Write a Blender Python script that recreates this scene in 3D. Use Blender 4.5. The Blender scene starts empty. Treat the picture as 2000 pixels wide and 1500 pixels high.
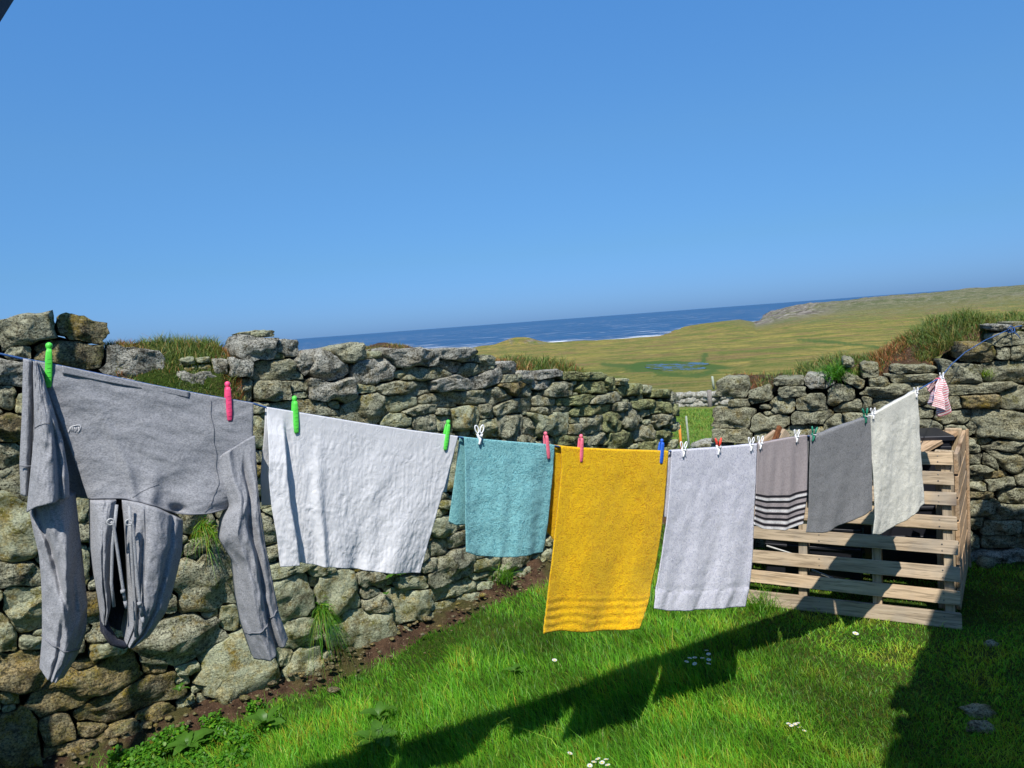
import bpy, math, random
import numpy as np
from mathutils import Vector, Matrix, noise

random.seed(7)
RNG = np.random.default_rng(11)
S = bpy.context.scene
COL = S.collection

# ------------------------------------------------------------------ camera
FPX = 1387.0                       # focal length in photograph pixels (2000 wide)
PITCH = math.atan(120 * .997 / FPX)
ROLL = math.radians(4.27)
EYE = 1.6
CF = np.array([0, math.cos(PITCH), -math.sin(PITCH)])
_r0 = np.array([1.0, 0, 0]); _u0 = np.array([0, math.sin(PITCH), math.cos(PITCH)])
CR = math.cos(ROLL) * _r0 - math.sin(ROLL) * _u0
CU = math.cos(ROLL) * _u0 + math.sin(ROLL) * _r0
cam_d = bpy.data.cameras.new('camera')
cam = bpy.data.objects.new('camera', cam_d); COL.objects.link(cam)
cam_d.sensor_width = 36.0
cam_d.lens = 36.0 * FPX / 2000.0
cam_d.clip_start = 0.02
cam_d.clip_end = 120000
_m = Matrix(((CR[0], CU[0], -CF[0], 0), (CR[1], CU[1], -CF[1], 0), (CR[2], CU[2], -CF[2], EYE), (0, 0, 0, 1)))
cam.matrix_world = _m
S.camera = cam

# ------------------------------------------------------------------ world, sun, exposure
SUNV = Vector((0.06, 0.64, -1.0)).normalized()
SUN_EL = math.atan(1 / math.hypot(.06, .64))
w = bpy.data.worlds.new('World'); S.world = w; w.use_nodes = True
wn = w.node_tree.nodes; wl = w.node_tree.links
wn.clear()
wo = wn.new('ShaderNodeOutputWorld'); bg = wn.new('ShaderNodeBackground')
sky = wn.new('ShaderNodeTexSky'); sky.sky_type = 'NISHITA'; sky.sun_disc = False
sky.sun_elevation = SUN_EL; sky.sun_rotation = math.pi + math.atan(.06 / .64)
sky.altitude = 0; sky.air_density = 1.0; sky.dust_density = 0.25; sky.ozone_density = 3.5
# clear maritime air: the blue deepens evenly with height, the same all round the compass
tcw = wn.new('ShaderNodeTexCoord'); spw = wn.new('ShaderNodeSeparateXYZ'); wl.new(tcw.outputs['Generated'], spw.inputs[0])
rpw = wn.new('ShaderNodeValToRGB'); wl.new(spw.outputs['Z'], rpw.inputs[0]); er = rpw.color_ramp
SKY_TINT = [(0.0, (.14, .282, .67)), (.03, (.17, .318, .66)), (.093, (.222, .385, .60)), (.235, (.335, .565, .74)), (.40, (.40, .74, .985)), (1.0, (.46, .80, 1.0))]
while len(er.elements) < len(SKY_TINT): er.elements.new(.5)
for e_, (p_, c_) in zip(er.elements, SKY_TINT): e_.position = p_; e_.color = (*c_, 1)
hs = wn.new('ShaderNodeMix'); hs.data_type = 'RGBA'; hs.blend_type = 'MULTIPLY'; hs.inputs[0].default_value = 1.0
wl.new(sky.outputs[0], hs.inputs[6]); wl.new(rpw.outputs[0], hs.inputs[7]); wl.new(hs.outputs[2], bg.inputs[0])
bg.inputs[1].default_value = 0.132
wl.new(bg.outputs[0], wo.inputs[0])
sun_d = bpy.data.lights.new('sun', 'SUN'); sun_d.energy = 4.2; sun_d.angle = math.radians(.5)
sun_d.color = (1.0, .95, .87)
sun = bpy.data.objects.new('sun', sun_d); COL.objects.link(sun)
sun.rotation_euler = SUNV.to_track_quat('-Z', 'Y').to_euler()
sun.location = (-1, -8, 12)
vs = S.view_settings
vs.view_transform = 'Standard'; vs.look = 'None'; vs.gamma = 1; vs.exposure = 0.48; vs.use_curve_mapping = False
S.cycles.max_bounces = 6; S.cycles.transparent_max_bounces = 8
S.cycles.diffuse_bounces = 3; S.cycles.glossy_bounces = 2; S.cycles.transmission_bounces = 3
S.cycles.caustics_reflective = False; S.cycles.caustics_refractive = False

# ------------------------------------------------------------------ survey helpers (a sight line from the eye, cut with a real surface)
def ray(x, y):
    return CF + (x - 1000) / FPX * CR - (y - 750) / FPX * CU
def ground_at(x, y, z=0.0):
    d = ray(x, y); t = (z - EYE) / d[2]
    return np.array([0, 0, EYE]) + t * d
class Plan:
    """a vertical surface standing on a plan curve; u = X/Y of the sight line"""
    def __init__(s, pts):
        s.p = np.array(pts, float); s.u = s.p[:, 0] / s.p[:, 1]
        s.seg = np.concatenate([[0], np.cumsum(np.hypot(*np.diff(s.p, axis=0).T))])
        s.L = s.seg[-1]
    def hit(s, x, y, off=0.0):
        d = ray(x, y); u = d[0] / d[1]
        i = int(np.clip(np.searchsorted(s.u, u) - 1, 0, len(s.u) - 2))
        a, b = s.p[i], s.p[i + 1]
        den = (b[0] - a[0]) - u * (b[1] - a[1])
        k = (u * a[1] - a[0]) / den
        P = a + k * (b - a)
        t = (P[1] - off) / d[1]
        return np.array([t * d[0], t * d[1], EYE + t * d[2]]), s.seg[i] + k * (s.seg[i + 1] - s.seg[i])
    def at(s, q):
        x = np.interp(q, s.seg, s.p[:, 0]); y = np.interp(q, s.seg, s.p[:, 1])
        if q < 0 or q > s.L:
            i = 0 if q < 0 else len(s.p) - 2
            d = (s.p[i + 1] - s.p[i]) / (s.seg[i + 1] - s.seg[i])
            b = s.p[0] if q < 0 else s.p[-1]
            e = q if q < 0 else q - s.L
            x, y = b + d * e
        return np.array([x, y])
    def tan(s, q):
        d = s.at(min(q + .25, s.L)) - s.at(max(q - .25, 0)); return d / np.hypot(*d)
LINE = Plan([(-1.6, 1.02), (-1.0, 1.42), (-.62, 1.69), (-.17, 2.0), (.13, 2.2), (.53, 2.46), (.92, 2.69), (1.2, 2.84), (1.55, 3.02), (1.82, 3.16), (2.2, 3.40), (3.1, 3.98)])
WALL_L = Plan([(-3.3, 1.75), (-2.3, 2.3), (-1.59, 2.82), (-1.14, 3.15), (-.86, 3.38), (-.43, 3.79), (.18, 4.48), (1.11, 5.44), (1.34, 5.70)])
WALL_R = Plan([(1.28, 4.72), (1.9, 4.42), (2.7, 4.1), (3.5, 3.86), (5.0, 3.5)])

# ------------------------------------------------------------------ object helpers
def tag(o, label=None, cat=None, group=None, kind=None):
    if label: o['label'] = label
    if cat: o['category'] = cat
    if group: o['group'] = group
    if kind: o['kind'] = kind
    return o
def empty(name, loc=(0, 0, 0), rz=0.0):
    o = bpy.data.objects.new(name, None); o.location = loc; o.rotation_euler = (0, 0, rz)
    COL.objects.link(o); return o
def wmat(o):
    b = Matrix.LocRotScale(o.location, o.rotation_euler, None)
    return b if o.parent is None else wmat(o.parent) @ o.matrix_parent_inverse @ b
def adopt(o, parent):
    if parent is not None:
        o.parent = parent; o.matrix_parent_inverse = wmat(parent).inverted()
    return o
def mesh_obj(name, V, F, mats, parent=None, smooth=True, origin=None, mi=None):
    V = np.asarray(V, float)
    if origin is None and parent is None: origin = (0, 0, 0)
    if origin is not None: V = V - np.asarray(origin)
    me = bpy.data.meshes.new(name)
    me.from_pydata(V.tolist(), [], [tuple(int(i) for i in f) for f in F])
    if not isinstance(mats, (list, tuple)): mats = [mats]
    for m in mats: me.materials.append(m)
    if mi is not None: me.polygons.foreach_set('material_index', mi)
    if smooth: me.polygons.foreach_set('use_smooth', [True] * len(me.polygons))
    me.update()
    o = bpy.data.objects.new(name, me); COL.objects.link(o)
    if origin is not None: o.location = origin
    adopt(o, parent)
    return o
def fast_mesh(name, V, loops, sizes, mats, parent=None, cols=None, smooth=False, mi=None):
    me = bpy.data.meshes.new(name)
    me.vertices.add(len(V)); me.vertices.foreach_set('co', np.asarray(V, np.float32).ravel())
    me.loops.add(len(loops)); me.loops.foreach_set('vertex_index', np.asarray(loops, np.int32))
    me.polygons.add(len(sizes))
    st = np.concatenate([[0], np.cumsum(sizes)[:-1]]).astype(np.int32)
    me.polygons.foreach_set('loop_start', st); me.polygons.foreach_set('loop_total', np.asarray(sizes, np.int32))
    if not isinstance(mats, (list, tuple)): mats = [mats]
    for m in mats: me.materials.append(m)
    if mi is not None: me.polygons.foreach_set('material_index', np.asarray(mi, np.int32))
    me.update(calc_edges=True)
    if smooth: me.polygons.foreach_set('use_smooth', np.ones(len(sizes), bool))
    if cols is not None:
        a = me.color_attributes.new('tint', 'FLOAT_COLOR', 'POINT'); a.data.foreach_set('color', np.asarray(cols, np.float32).ravel())
    me.validate()
    o = bpy.data.objects.new(name, me); COL.objects.link(o)
    adopt(o, parent)
    return o
class MB:
    def __init__(s): s.v = []; s.f = []
    def add(s, V, F):
        b = len(s.v); s.v += [tuple(map(float, p)) for p in V]; s.f += [tuple(int(i) + b for i in f) for f in F]
    def box(s, c, x, y, z, hx, hy, hz, bev=0.0, warp=0.0):
        """box centred at c with half sizes along unit axes x,y,z ; chamfered edges"""
        c, x, y, z = map(np.asarray, (c, x, y, z))
        if bev <= 0: bev = min(hx, hy, hz) * .12
        V = []; 
        for sx in (-1, 1):
            for sy in (-1, 1):
                for sz in (-1, 1):
                    wv = np.array([random.uniform(-warp, warp) for _ in range(3)])
                    V.append(c + x * sx * (hx - bev) + y * sy * (hy - bev) + z * sz * hz + wv)
                    V.append(c + x * sx * (hx - bev) + y * sy * hy + z * sz * (hz - bev) + wv)
                    V.append(c + x * sx * hx + y * sy * (hy - bev) + z * sz * (hz - bev) + wv)
        def i(a, b, cc, k): return ((a * 2 + b) * 2 + cc) * 3 + k
        F = []
        for q in (0, 1):
            F.append([i(0, 0, q, 0), i(1, 0, q, 0), i(1, 1, q, 0), i(0, 1, q, 0)])
            F.append([i(0, q, 0, 1), i(1, q, 0, 1), i(1, q, 1, 1), i(0, q, 1, 1)])
            F.append([i(q, 0, 0, 2), i(q, 1, 0, 2), i(q, 1, 1, 2), i(q, 0, 1, 2)])
        for a in (0, 1):
            for b in (0, 1):
                F.append([i(0, a, b, 0), i(1, a, b, 0), i(1, a, b, 1), i(0, a, b, 1)])
                F.append([i(a, 0, b, 0), i(a, 1, b, 0), i(a, 1, b, 2), i(a, 0, b, 2)])
                F.append([i(a, b, 0, 1), i(a, b, 1, 1), i(a, b, 1, 2), i(a, b, 0, 2)])
                for cc in (0, 1): F.append([i(a, b, cc, 0), i(a, b, cc, 1), i(a, b, cc, 2)])
        # consistent outward winding
        V = np.array(V); G = []
        for f in F:
            p = V[f]; n = np.cross(p[1] - p[0], p[2] - p[0]); 
            G.append(f if np.dot(n, p.mean(0) - c) > 0 else f[::-1])
        s.add(V, G)
    def tube(s, pts, r, n=8, cap=True):
        pts = [np.asarray(p, float) for p in pts]; m = len(pts)
        rr = [r] * m if np.isscalar(r) else list(r)
        V = []; pu = None
        for k in range(m):
            d = pts[min(k + 1, m - 1)] - pts[max(k - 1, 0)]; d = d / (np.linalg.norm(d) + 1e-12)
            if pu is None:
                a = np.array([0, 0, 1.0]) if abs(d[2]) < .9 else np.array([1.0, 0, 0]); pu = np.cross(a, d)
            pu = pu - d * np.dot(pu, d); pu /= np.linalg.norm(pu); pv = np.cross(d, pu)
            for j in range(n):
                t = 2 * math.pi * j / n; V.append(pts[k] + (pu * math.cos(t) + pv * math.sin(t)) * rr[k])
        F = []
        for k in range(m - 1):
            for j in range(n): F.append([k * n + j, k * n + (j + 1) % n, (k + 1) * n + (j + 1) % n, (k + 1) * n + j])
        if cap: F.append(list(range(n))[::-1]); F.append([(m - 1) * n + j for j in range(n)])
        s.add(V, F)
    def build(s, name, mat, parent=None, smooth=True, origin=None):
        return mesh_obj(name, s.v, s.f, mat, parent, smooth, origin)

# ------------------------------------------------------------------ material helper
def new_mat(name):
    m = bpy.data.materials.new(name); m.use_nodes = True
    nt = m.node_tree; nt.nodes.clear()
    out = nt.nodes.new('ShaderNodeOutputMaterial'); b = nt.nodes.new('ShaderNodeBsdfPrincipled')
    nt.links.new(b.outputs[0], out.inputs[0])
    return m, nt, b, out
class N:
    def __init__(s, nt): s.nt = nt
    def _set(s, sock, v):
        if v is None: return
        if hasattr(v, 'is_output') or isinstance(v, bpy.types.NodeSocket): s.nt.links.new(v, sock)
        else: sock.default_value = v
    def coords(s, which='Object', scale=(1, 1, 1), rnd=0.0, rot=(0, 0, 0)):
        tc = s.nt.nodes.new('ShaderNodeTexCoord'); v = tc.outputs[which]
        if rnd:
            oi = s.nt.nodes.new('ShaderNodeObjectInfo'); mul = s.nt.nodes.new('ShaderNodeVectorMath'); mul.operation = 'SCALE'
            cmb = s.nt.nodes.new('ShaderNodeCombineXYZ')
            for k in range(3): s.nt.links.new(oi.outputs['Random'], cmb.inputs[k])
            s.nt.links.new(cmb.outputs[0], mul.inputs[0]); mul.inputs['Scale'].default_value = rnd
            ad = s.nt.nodes.new('ShaderNodeVectorMath'); s.nt.links.new(v, ad.inputs[0]); s.nt.links.new(mul.outputs[0], ad.inputs[1]); v = ad.outputs[0]
        mp = s.nt.nodes.new('ShaderNodeMapping'); mp.inputs['Scale'].default_value = scale; mp.inputs['Rotation'].default_value = rot
        s.nt.links.new(v, mp.inputs[0]); return mp.outputs[0]
    def noise(s, vec, scale, detail=4, rough=.55, dist=0.0, out=0):
        n = s.nt.nodes.new('ShaderNodeTexNoise'); s._set(n.inputs['Vector'], vec)
        n.inputs['Scale'].default_value = scale; n.inputs['Detail'].default_value = detail
        n.inputs['Roughness'].default_value = rough; n.inputs['Distortion'].default_value = dist
        return n.outputs[out]
    def voro(s, vec, scale, feature='F1', out='Distance', rnd=1.0):
        n = s.nt.nodes.new('ShaderNodeTexVoronoi'); n.feature = feature; s._set(n.inputs['Vector'], vec)
        n.inputs['Scale'].default_value = scale; n.inputs['Randomness'].default_value = rnd; return n.outputs[out]
    def ramp(s, fac, stops, interp='LINEAR'):
        n = s.nt.nodes.new('ShaderNodeValToRGB'); s._set(n.inputs[0], fac); r = n.color_ramp; r.interpolation = interp
        while len(r.elements) < len(stops): r.elements.new(.5)
        for e, (p, c) in zip(r.elements, stops):
            e.position = p; e.color = (c, c, c, 1) if np.isscalar(c) else (*c, 1)
        return n.outputs[0]
    def mix(s, fac, a, b, mode='MIX'):
        n = s.nt.nodes.new('ShaderNodeMix'); n.data_type = 'RGBA'; n.blend_type = mode
        s._set(n.inputs[0], fac)
        for k, v in ((6, a), (7, b)):
            if isinstance(v, tuple) and len(v) == 3: v = (*v, 1)
            s._set(n.inputs[k], v)
        return n.outputs[2]
    def math(s, op, a, b=None, clamp=False):
        n = s.nt.nodes.new('ShaderNodeMath'); n.operation = op; n.use_clamp = clamp; s._set(n.inputs[0], a); s._set(n.inputs[1], b); return n.outputs[0]
    def sep(s, v):
        n = s.nt.nodes.new('ShaderNodeSeparateXYZ'); s.nt.links.new(v, n.inputs[0]); return n.outputs
    def bump(s, h, strength, dist, prev=None):
        n = s.nt.nodes.new('ShaderNodeBump'); s._set(n.inputs['Height'], h); n.inputs['Strength'].default_value = strength
        n.inputs['Distance'].default_value = dist
        if prev is not None: s.nt.links.new(prev, n.inputs['Normal'])
        return n.outputs[0]
    def rnd(s):
        return s.nt.nodes.new('ShaderNodeObjectInfo').outputs['Random']
    def attr(s, name):
        n = s.nt.nodes.new('ShaderNodeAttribute'); n.attribute_name = name; return n.outputs['Color']
    def link(s, a, b): s.nt.links.new(a, b)

def stone_mat(name, tan, dark, lich, ochre_amt, moss_amt, lich_amt=.5, speck=.85):
    m, nt, b, out = new_mat(name); n = N(nt)
    v = n.coords('Object', rnd=37.0); r = n.rnd()
    big = n.noise(v, 6, 5, .6); mid = n.noise(v, 26, 6, .7); fine = n.noise(v, 130, 4, .7)
    vs_ = n.coords('Object', (1, 1, 4.5), rnd=17.0, rot=(.25, .2, 0)); strata = n.noise(vs_, 16, 5, .65, .6)
    c = n.mix(n.ramp(strata, [(.40, 0.0), (.57, 1.0)]), dark, tan)
    c = n.mix(n.ramp(mid, [(.40, speck * .8), (.49, 0.0)]), c, tuple(x * .6 for x in dark))
    c = n.mix(n.ramp(n.noise(n.coords('Object', rnd=23.0), 48, 5, .7), [(.54, 0.0), (.62, .7)]), c, tuple(min(1, x * 1.45) for x in tan))
    hue = n.mix(r, (.62, .63, .66), (1.30, 1.22, 1.02)); c = n.mix(1.0, c, hue, 'MULTIPLY')
    oc = n.noise(n.coords('Object', rnd=61.0), 7.5, 4, .6)
    c = n.mix(n.ramp(oc, [(.60 - .1 * ochre_amt, 0.0), (.74 - .1 * ochre_amt, ochre_amt)]), c, (.36, .25, .045))
    mo = n.noise(n.coords('Object', rnd=83.0), 9, 5, .7)
    c = n.mix(n.ramp(mo, [(.56 - .12 * moss_amt, 0.0), (.68 - .1 * moss_amt, moss_amt)]), c, (.20, .19, .025))
    li = n.math('ADD', n.math('MULTIPLY', n.noise(n.coords('Object', rnd=97.0), 13, 6, .75), .65), n.math('MULTIPLY', mid, .35))
    c = n.mix(n.ramp(li, [(.50 - .08 * lich_amt, 0.0), (.60 - .08 * lich_amt, min(1, lich_amt * 1.3))]), c, lich)
    sp = n.voro(v, 90, 'F1'); c = n.mix(n.ramp(sp, [(.12, .55), (.3, 0.0)]), c, (.45, .44, .34))
    c = n.mix(n.ramp(fine, [(.41, speck), (.50, 0.0)]), c, (.04, .037, .025))
    c = n.mix(n.ramp(n.noise(n.coords('Object', rnd=71.0), 75, 4, .7), [(.56, 0.0), (.64, .6)]), c, tuple(min(1, x * 1.6) for x in tan))
    n.link(c, b.inputs['Base Color']); b.inputs['Roughness'].default_value = .92
    b.inputs['Specular IOR Level'].default_value = .25
    nb = n.bump(strata, .8, .03); nb = n.bump(mid, 1.0, .026, nb); nb = n.bump(fine, .9, .009, nb)
    n.link(nb, b.inputs['Normal']); return m
M = {}
M['stone_l'] = stone_mat('lichened_gneiss', (.37, .355, .245), (.12, .115, .08), (.50, .50, .35), .8, .6, .85)
M['stone_low'] = stone_mat('pale_green_gneiss', (.47, .45, .28), (.24, .22, .12), (.52, .55, .37), 1.0, .8, .8, .45)
M['stone_top'] = stone_mat('weathered_gneiss', (.40, .385, .32), (.13, .12, .10), (.56, .55, .47), .35, .2, .8)
M['stone_brown'] = stone_mat('brown_gneiss', (.36, .29, .16), (.12, .10, .058), (.36, .36, .24), 1.0, .6, .3)
M['stone_r'] = stone_mat('grey_gneiss', (.35, .34, .24), (.115, .115, .078), (.48, .48, .33), .55, .45, .65)
M['stone_end'] = stone_mat('mossy_gneiss', (.27, .27, .14), (.08, .085, .04), (.44, .47, .22), .5, .8, .85)

def simple(name, col, rough=.6, spec=.4, var=.0, vscale=30, bump=0.0, bscale=200, col2=None, sss=0, rnd=0):
    m, nt, b, out = new_mat(name); n = N(nt); v = n.coords('Object', rnd=rnd)
    if var or col2:
        c2 = col2 or tuple(x * (1 - var) for x in col)
        c = n.mix(n.ramp(n.noise(v, vscale, 5, .6), [(.35, 0.0), (.65, 1.0)]), col, c2); n.link(c, b.inputs['Base Color'])
    else: b.inputs['Base Color'].default_value = (*col, 1)
    b.inputs['Roughness'].default_value = rough; b.inputs['Specular IOR Level'].default_value = spec
    if bump: n.link(n.bump(n.noise(v, bscale, 4, .6), bump, .004), b.inputs['Normal'])
    return m
M['core'] = simple('wall_earth_gap_shade', (.035, .028, .02), .95, .1, .5, 30, 1.0, 60)  # earth coloured near black so gaps between stones read as shade

def soil_mat():
    m, nt, b, out = new_mat('red_brown_soil'); n = N(nt); v = n.coords('Object')
    a = n.noise(v, 14, 6, .7); f = n.noise(v, 90, 5, .7)
    c = n.mix(n.ramp(a, [(.35, 0.0), (.65, 1.0)]), (.055, .032, .02), (.15, .088, .052))
    c = n.mix(n.ramp(n.voro(v, 55), [(.12, .8), (.22, 0.0)]), c, (.30, .22, .15))
    c = n.mix(n.ramp(n.noise(v, 3.5, 3), [(.52, 0.0), (.62, .6)]), c, (.07, .09, .02))
    n.link(c, b.inputs['Base Color']); b.inputs['Roughness'].default_value = .95; b.inputs['Specular IOR Level'].default_value = .15
    nb = n.bump(a, 1, .05); nb = n.bump(n.noise(v, 38, 5, .7), 1, .02, nb); nb = n.bump(f, 1, .01, nb); n.link(nb, b.inputs['Normal']); return m
M['soil'] = soil_mat()
def lawn_mat():
    m, nt, b, out = new_mat('lawn_thatch'); n = N(nt); v = n.coords('Object')
    a = n.noise(v, 2.6, 5, .65); f = n.noise(v, 120, 5, .75); g = n.noise(v, 24, 5, .7)
    c = n.mix(n.ramp(a, [(.4, 0.0), (.62, 1.0)]), (.04, .085, .010), (.08, .11, .02))
    c = n.mix(n.ramp(g, [(.5, 0.0), (.7, .7)]), c, (.10, .07, .035))
    c = n.mix(n.ramp(f, [(.35, .8), (.6, 0.0)]), c, (.012, .02, .004))
    n.link(c, b.inputs['Base Color']); b.inputs['Roughness'].default_value = .9; b.inputs['Specular IOR Level'].default_value = .1
    nb = n.bump(g, 1, .02); nb = n.bump(f, 1, .01, nb); n.link(nb, b.inputs['Normal']); return m
M['lawn'] = lawn_mat()
def leaf_mat(name, base, tip_mul=1.0, trans=.35, rough=.45, vein=False):
    m, nt, b, out = new_mat(name); n = N(nt)
    c = n.mix(1.0, (*base, 1), n.attr('tint'), 'MULTIPLY') if not vein else None
    if vein:
        v = n.coords('Object'); c = n.mix(n.noise(v, 40, 4), base, tuple(x * 1.6 for x in base))
    n.link(c, b.inputs['Base Color']); b.inputs['Roughness'].default_value = rough; b.inputs['Specular IOR Level'].default_value = .3
    tr = nt.nodes.new('ShaderNodeBsdfTranslucent'); n.link(n.mix(1.0, c, (1.3, 1.5, .5), 'MULTIPLY'), tr.inputs[0])
    ms = nt.nodes.new('ShaderNodeMixShader'); ms.inputs[0].default_value = trans
    n.link(b.outputs[0], ms.inputs[1]); n.link(tr.outputs[0], ms.inputs[2]); n.link(ms.outputs[0], out.inputs[0]); return m
M['grass'] = leaf_mat('grass_blades', (.138, .335, .022))
M['drygrass'] = leaf_mat('turf_blades', (.16, .20, .05), trans=.25, rough=.6)
M['leaf'] = leaf_mat('broad_leaf', (.05, .125, .014), trans=.3, vein=True)

def field_mat():
    m, nt, b, out = new_mat('moorland_grass'); n = N(nt); v = n.coords('Object')
    w1 = n.noise(v, .022, 7, .62); w2 = n.noise(v, .09, 7, .65, .4); w3 = n.noise(v, .5, 6, .7); w4 = n.noise(v, 3.0, 5, .7); w5 = n.noise(v, 14, 4, .7)
    c = n.mix(n.ramp(w1, [(.44, 0.0), (.54, 1.0)]), (.11, .145, .024), (.27, .205, .055))
    bd = n.noise(n.coords('Object', (.22, 1, 1), rot=(0, 0, .12)), .045, 6, .62)
    c = n.mix(n.ramp(bd, [(.50, 0.0), (.56, .8)]), c, (.34, .27, .06))
    c = n.mix(n.ramp(w2, [(.50, 0.0), (.56, .85)]), c, (.07, .115, .016))
    c = n.mix(n.ramp(n.noise(n.coords('Object', rot=(0, 0, 1)), .05, 6, .6), [(.52, 0.0), (.60, .75)]), c, (.20, .115, .055))
    c = n.mix(n.ramp(w3, [(.38, .75), (.52, 0.0)]), c, (.06, .075, .014))
    c = n.mix(n.ramp(w4, [(.50, .0), (.62, .7)]), c, (.34, .27, .10))
    c = n.mix(n.ramp(w5, [(.36, .4), (.55, 0.0)]), c, (.05, .06, .015))
    haze_mix = n.mix(n.ramp(w2, [(.46, 0.0), (.56, 1.0)]), (.10, .115, .045), (.185, .175, .095)); haze_mix = n.mix(n.ramp(w3, [(.42, .6), (.55, 0.0)]), haze_mix, (.06, .065, .035)); haze_mix = n.mix(n.ramp(n.noise(v, .2, 5, .7), [(.56, 0.0), (.64, .5)]), haze_mix, (.34, .32, .26))
    c = n.mix(n.sep(n.attr('tint'))[2], c, haze_mix)  # distance haze painted into the headland's grey-green heath colour
    # near the yard the turf is grazed and greener
    px = n.sep(n.coords('Object')); 
    near = n.ramp(n.math('DIVIDE', px[1], 40.0), [(.25, 1.0), (.8, 0.0)])
    c = n.mix(n.math('MULTIPLY', near, .8), c, n.mix(n.ramp(n.noise(v, 1.2, 6, .7), [(.4, 0.0), (.6, 1.0)]), (.10, .18, .03), (.20, .20, .06)))
    # bare rock by height attribute
    rk = n.attr('tint'); rs = n.sep(rk)
    rc = n.mix(n.ramp(n.noise(v, .12, 8, .8), [(.44, 0.0), (.56, 1.0)]), (.07, .055, .05), (.29, .26, .215))
    rc = n.mix(n.ramp(n.noise(v, .05, 6, .7), [(.5, 0.0), (.6, .8)]), rc, (.12, .13, .05))
    c = n.mix(rs[0], c, rc)
    # ditches and damp rushes
    c = n.mix(rs[1], c, (.05, .10, .022))
    n.link(c, b.inputs['Base Color']); b.inputs['Roughness'].default_value = .95; b.inputs['Specular IOR Level'].default_value = .1
    nb = n.bump(w3, .6, .8); nb = n.bump(w4, .8, .15, nb); n.link(nb, b.inputs['Normal']); return m
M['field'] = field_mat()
def sea_mat():
    m, nt, b, out = new_mat('atlantic_water'); n = N(nt); v = n.coords('Object')
    sw = n.noise(n.coords('Object', (.35, 1, 1)), .02, 6, .6, .3)
    c = n.mix(n.ramp(sw, [(.35, 0.0), (.65, 1.0)]), (.003, .022, .075), (.008, .045, .125))
    foam = n.noise(n.coords('Object', (.22, 1, 1), rot=(0, 0, .05)), .045, 8, .72, .6)
    zone = n.attr('tint'); zs = n.sep(zone)
    th = n.math('SUBTRACT', foam, n.math('MULTIPLY', n.math('SUBTRACT', 1.0, zs[0]), .23))
    fm = n.ramp(th, [(.47, 0.0), (.52, 1.0)])
    c = n.mix(fm, c, (.75, .78, .8)); n.link(c, b.inputs['Base Color'])
    n.link(n.ramp(fm, [(0, .28), (1, .9)]), b.inputs['Roughness']); b.inputs['IOR'].default_value = 1.33
    nb = n.bump(n.noise(n.coords('Object', (.5, 1, 1)), .15, 8, .7), .8, 1.2); n.link(nb, b.inputs['Normal']); return m
M['sea'] = sea_mat()
def pond_mat():
    m, nt, b, out = new_mat('pond_water'); n = N(nt); v = n.coords('Object')
    rs_ = n.ramp(n.noise(n.coords('Object', (.5, .22, 1)), 1.0, 6, .65), [(.45, 0.15), (.52, 1.0)])
    n.link(n.mix(rs_, (.035, .05, .07), (.07, .10, .03)), b.inputs['Base Color']); n.link(n.ramp(rs_, [(0, .1), (1, .95)]), b.inputs['Roughness']); n.link(n.ramp(rs_, [(0, .5), (1, .05)]), b.inputs['Specular IOR Level'])
    n.link(n.bump(n.noise(v, 3, 4), .25, .05), b.inputs['Normal']); return m
M['pond'] = pond_mat()

def wood_mat(name, pale, dark, grain_axis_scale):
    m, nt, b, out = new_mat(name); n = N(nt)
    v = n.coords('Object', grain_axis_scale, rnd=19.0); r = n.rnd()
    g = n.noise(v, 34, 6, .65, .9); g2 = n.noise(v, 110, 4, .6, .4)
    kv = n.coords('Object', tuple(.35 * s + .4 for s in grain_axis_scale), rnd=19.0)
    kn = n.voro(kv, 3.2)
    c = n.mix(n.ramp(g, [(.32, 0.0), (.62, 1.0)]), dark, pale)
    c = n.mix(n.ramp(g2, [(.38, .6), (.5, 0.0)]), c, tuple(x * .4 for x in dark))
    c = n.mix(n.ramp(kn, [(.07, .85), (.13, 0.0)]), c, (.10, .055, .03))
    c = n.mix(1.0, c, n.mix(r, (.80, .80, .80), (1.15, 1.08, .98)), 'MULTIPLY')
    w_ = n.noise(n.coords('Object', rnd=5.0), 5, 4); c = n.mix(n.ramp(w_, [(.5, 0.0), (.68, .5)]), c, (.24, .225, .20))
    n.link(c, b.inputs['Base Color']); b.inputs['Roughness'].default_value = .8; b.inputs['Specular IOR Level'].default_value = .25
    nb = n.bump(g, .5, .003); nb = n.bump(g2, .5, .001, nb); n.link(nb, b.inputs['Normal']); return m
M['wood'] = wood_mat('weathered_pallet_wood', (.56, .455, .33), (.36, .275, .185), (.06, 1, 1))
M['wood2'] = wood_mat('newer_pallet_wood', (.55, .40, .26), (.40, .27, .16), (.06, 1, 1))
M['wood_v'] = wood_mat('upright_wood', (.50, .41, .29), (.33, .255, .165), (1, 1, .06))
M['bark'] = simple('reddish_bark', (.26, .10, .04), .85, .2, .5, 40, .6)
M['blackplastic'] = simple('black_plastic', (.015, .016, .022), .4, .5)
M['rope'] = simple('blue_rope', (.05, .14, .38), .7, .3, .4, 600, .6, 900)
M['paint_white'] = simple('chalky_white_metal', (.6, .6, .58), .5, .4, .3, 20)
M['whitewash'] = simple('whitewashed_render', (.72, .71, .68), .85, .2, .15, 8, .5, 60)
M['slate'] = simple('dark_slate', (.04, .043, .055), .6, .4, .4, 20, .5, 40)

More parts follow.
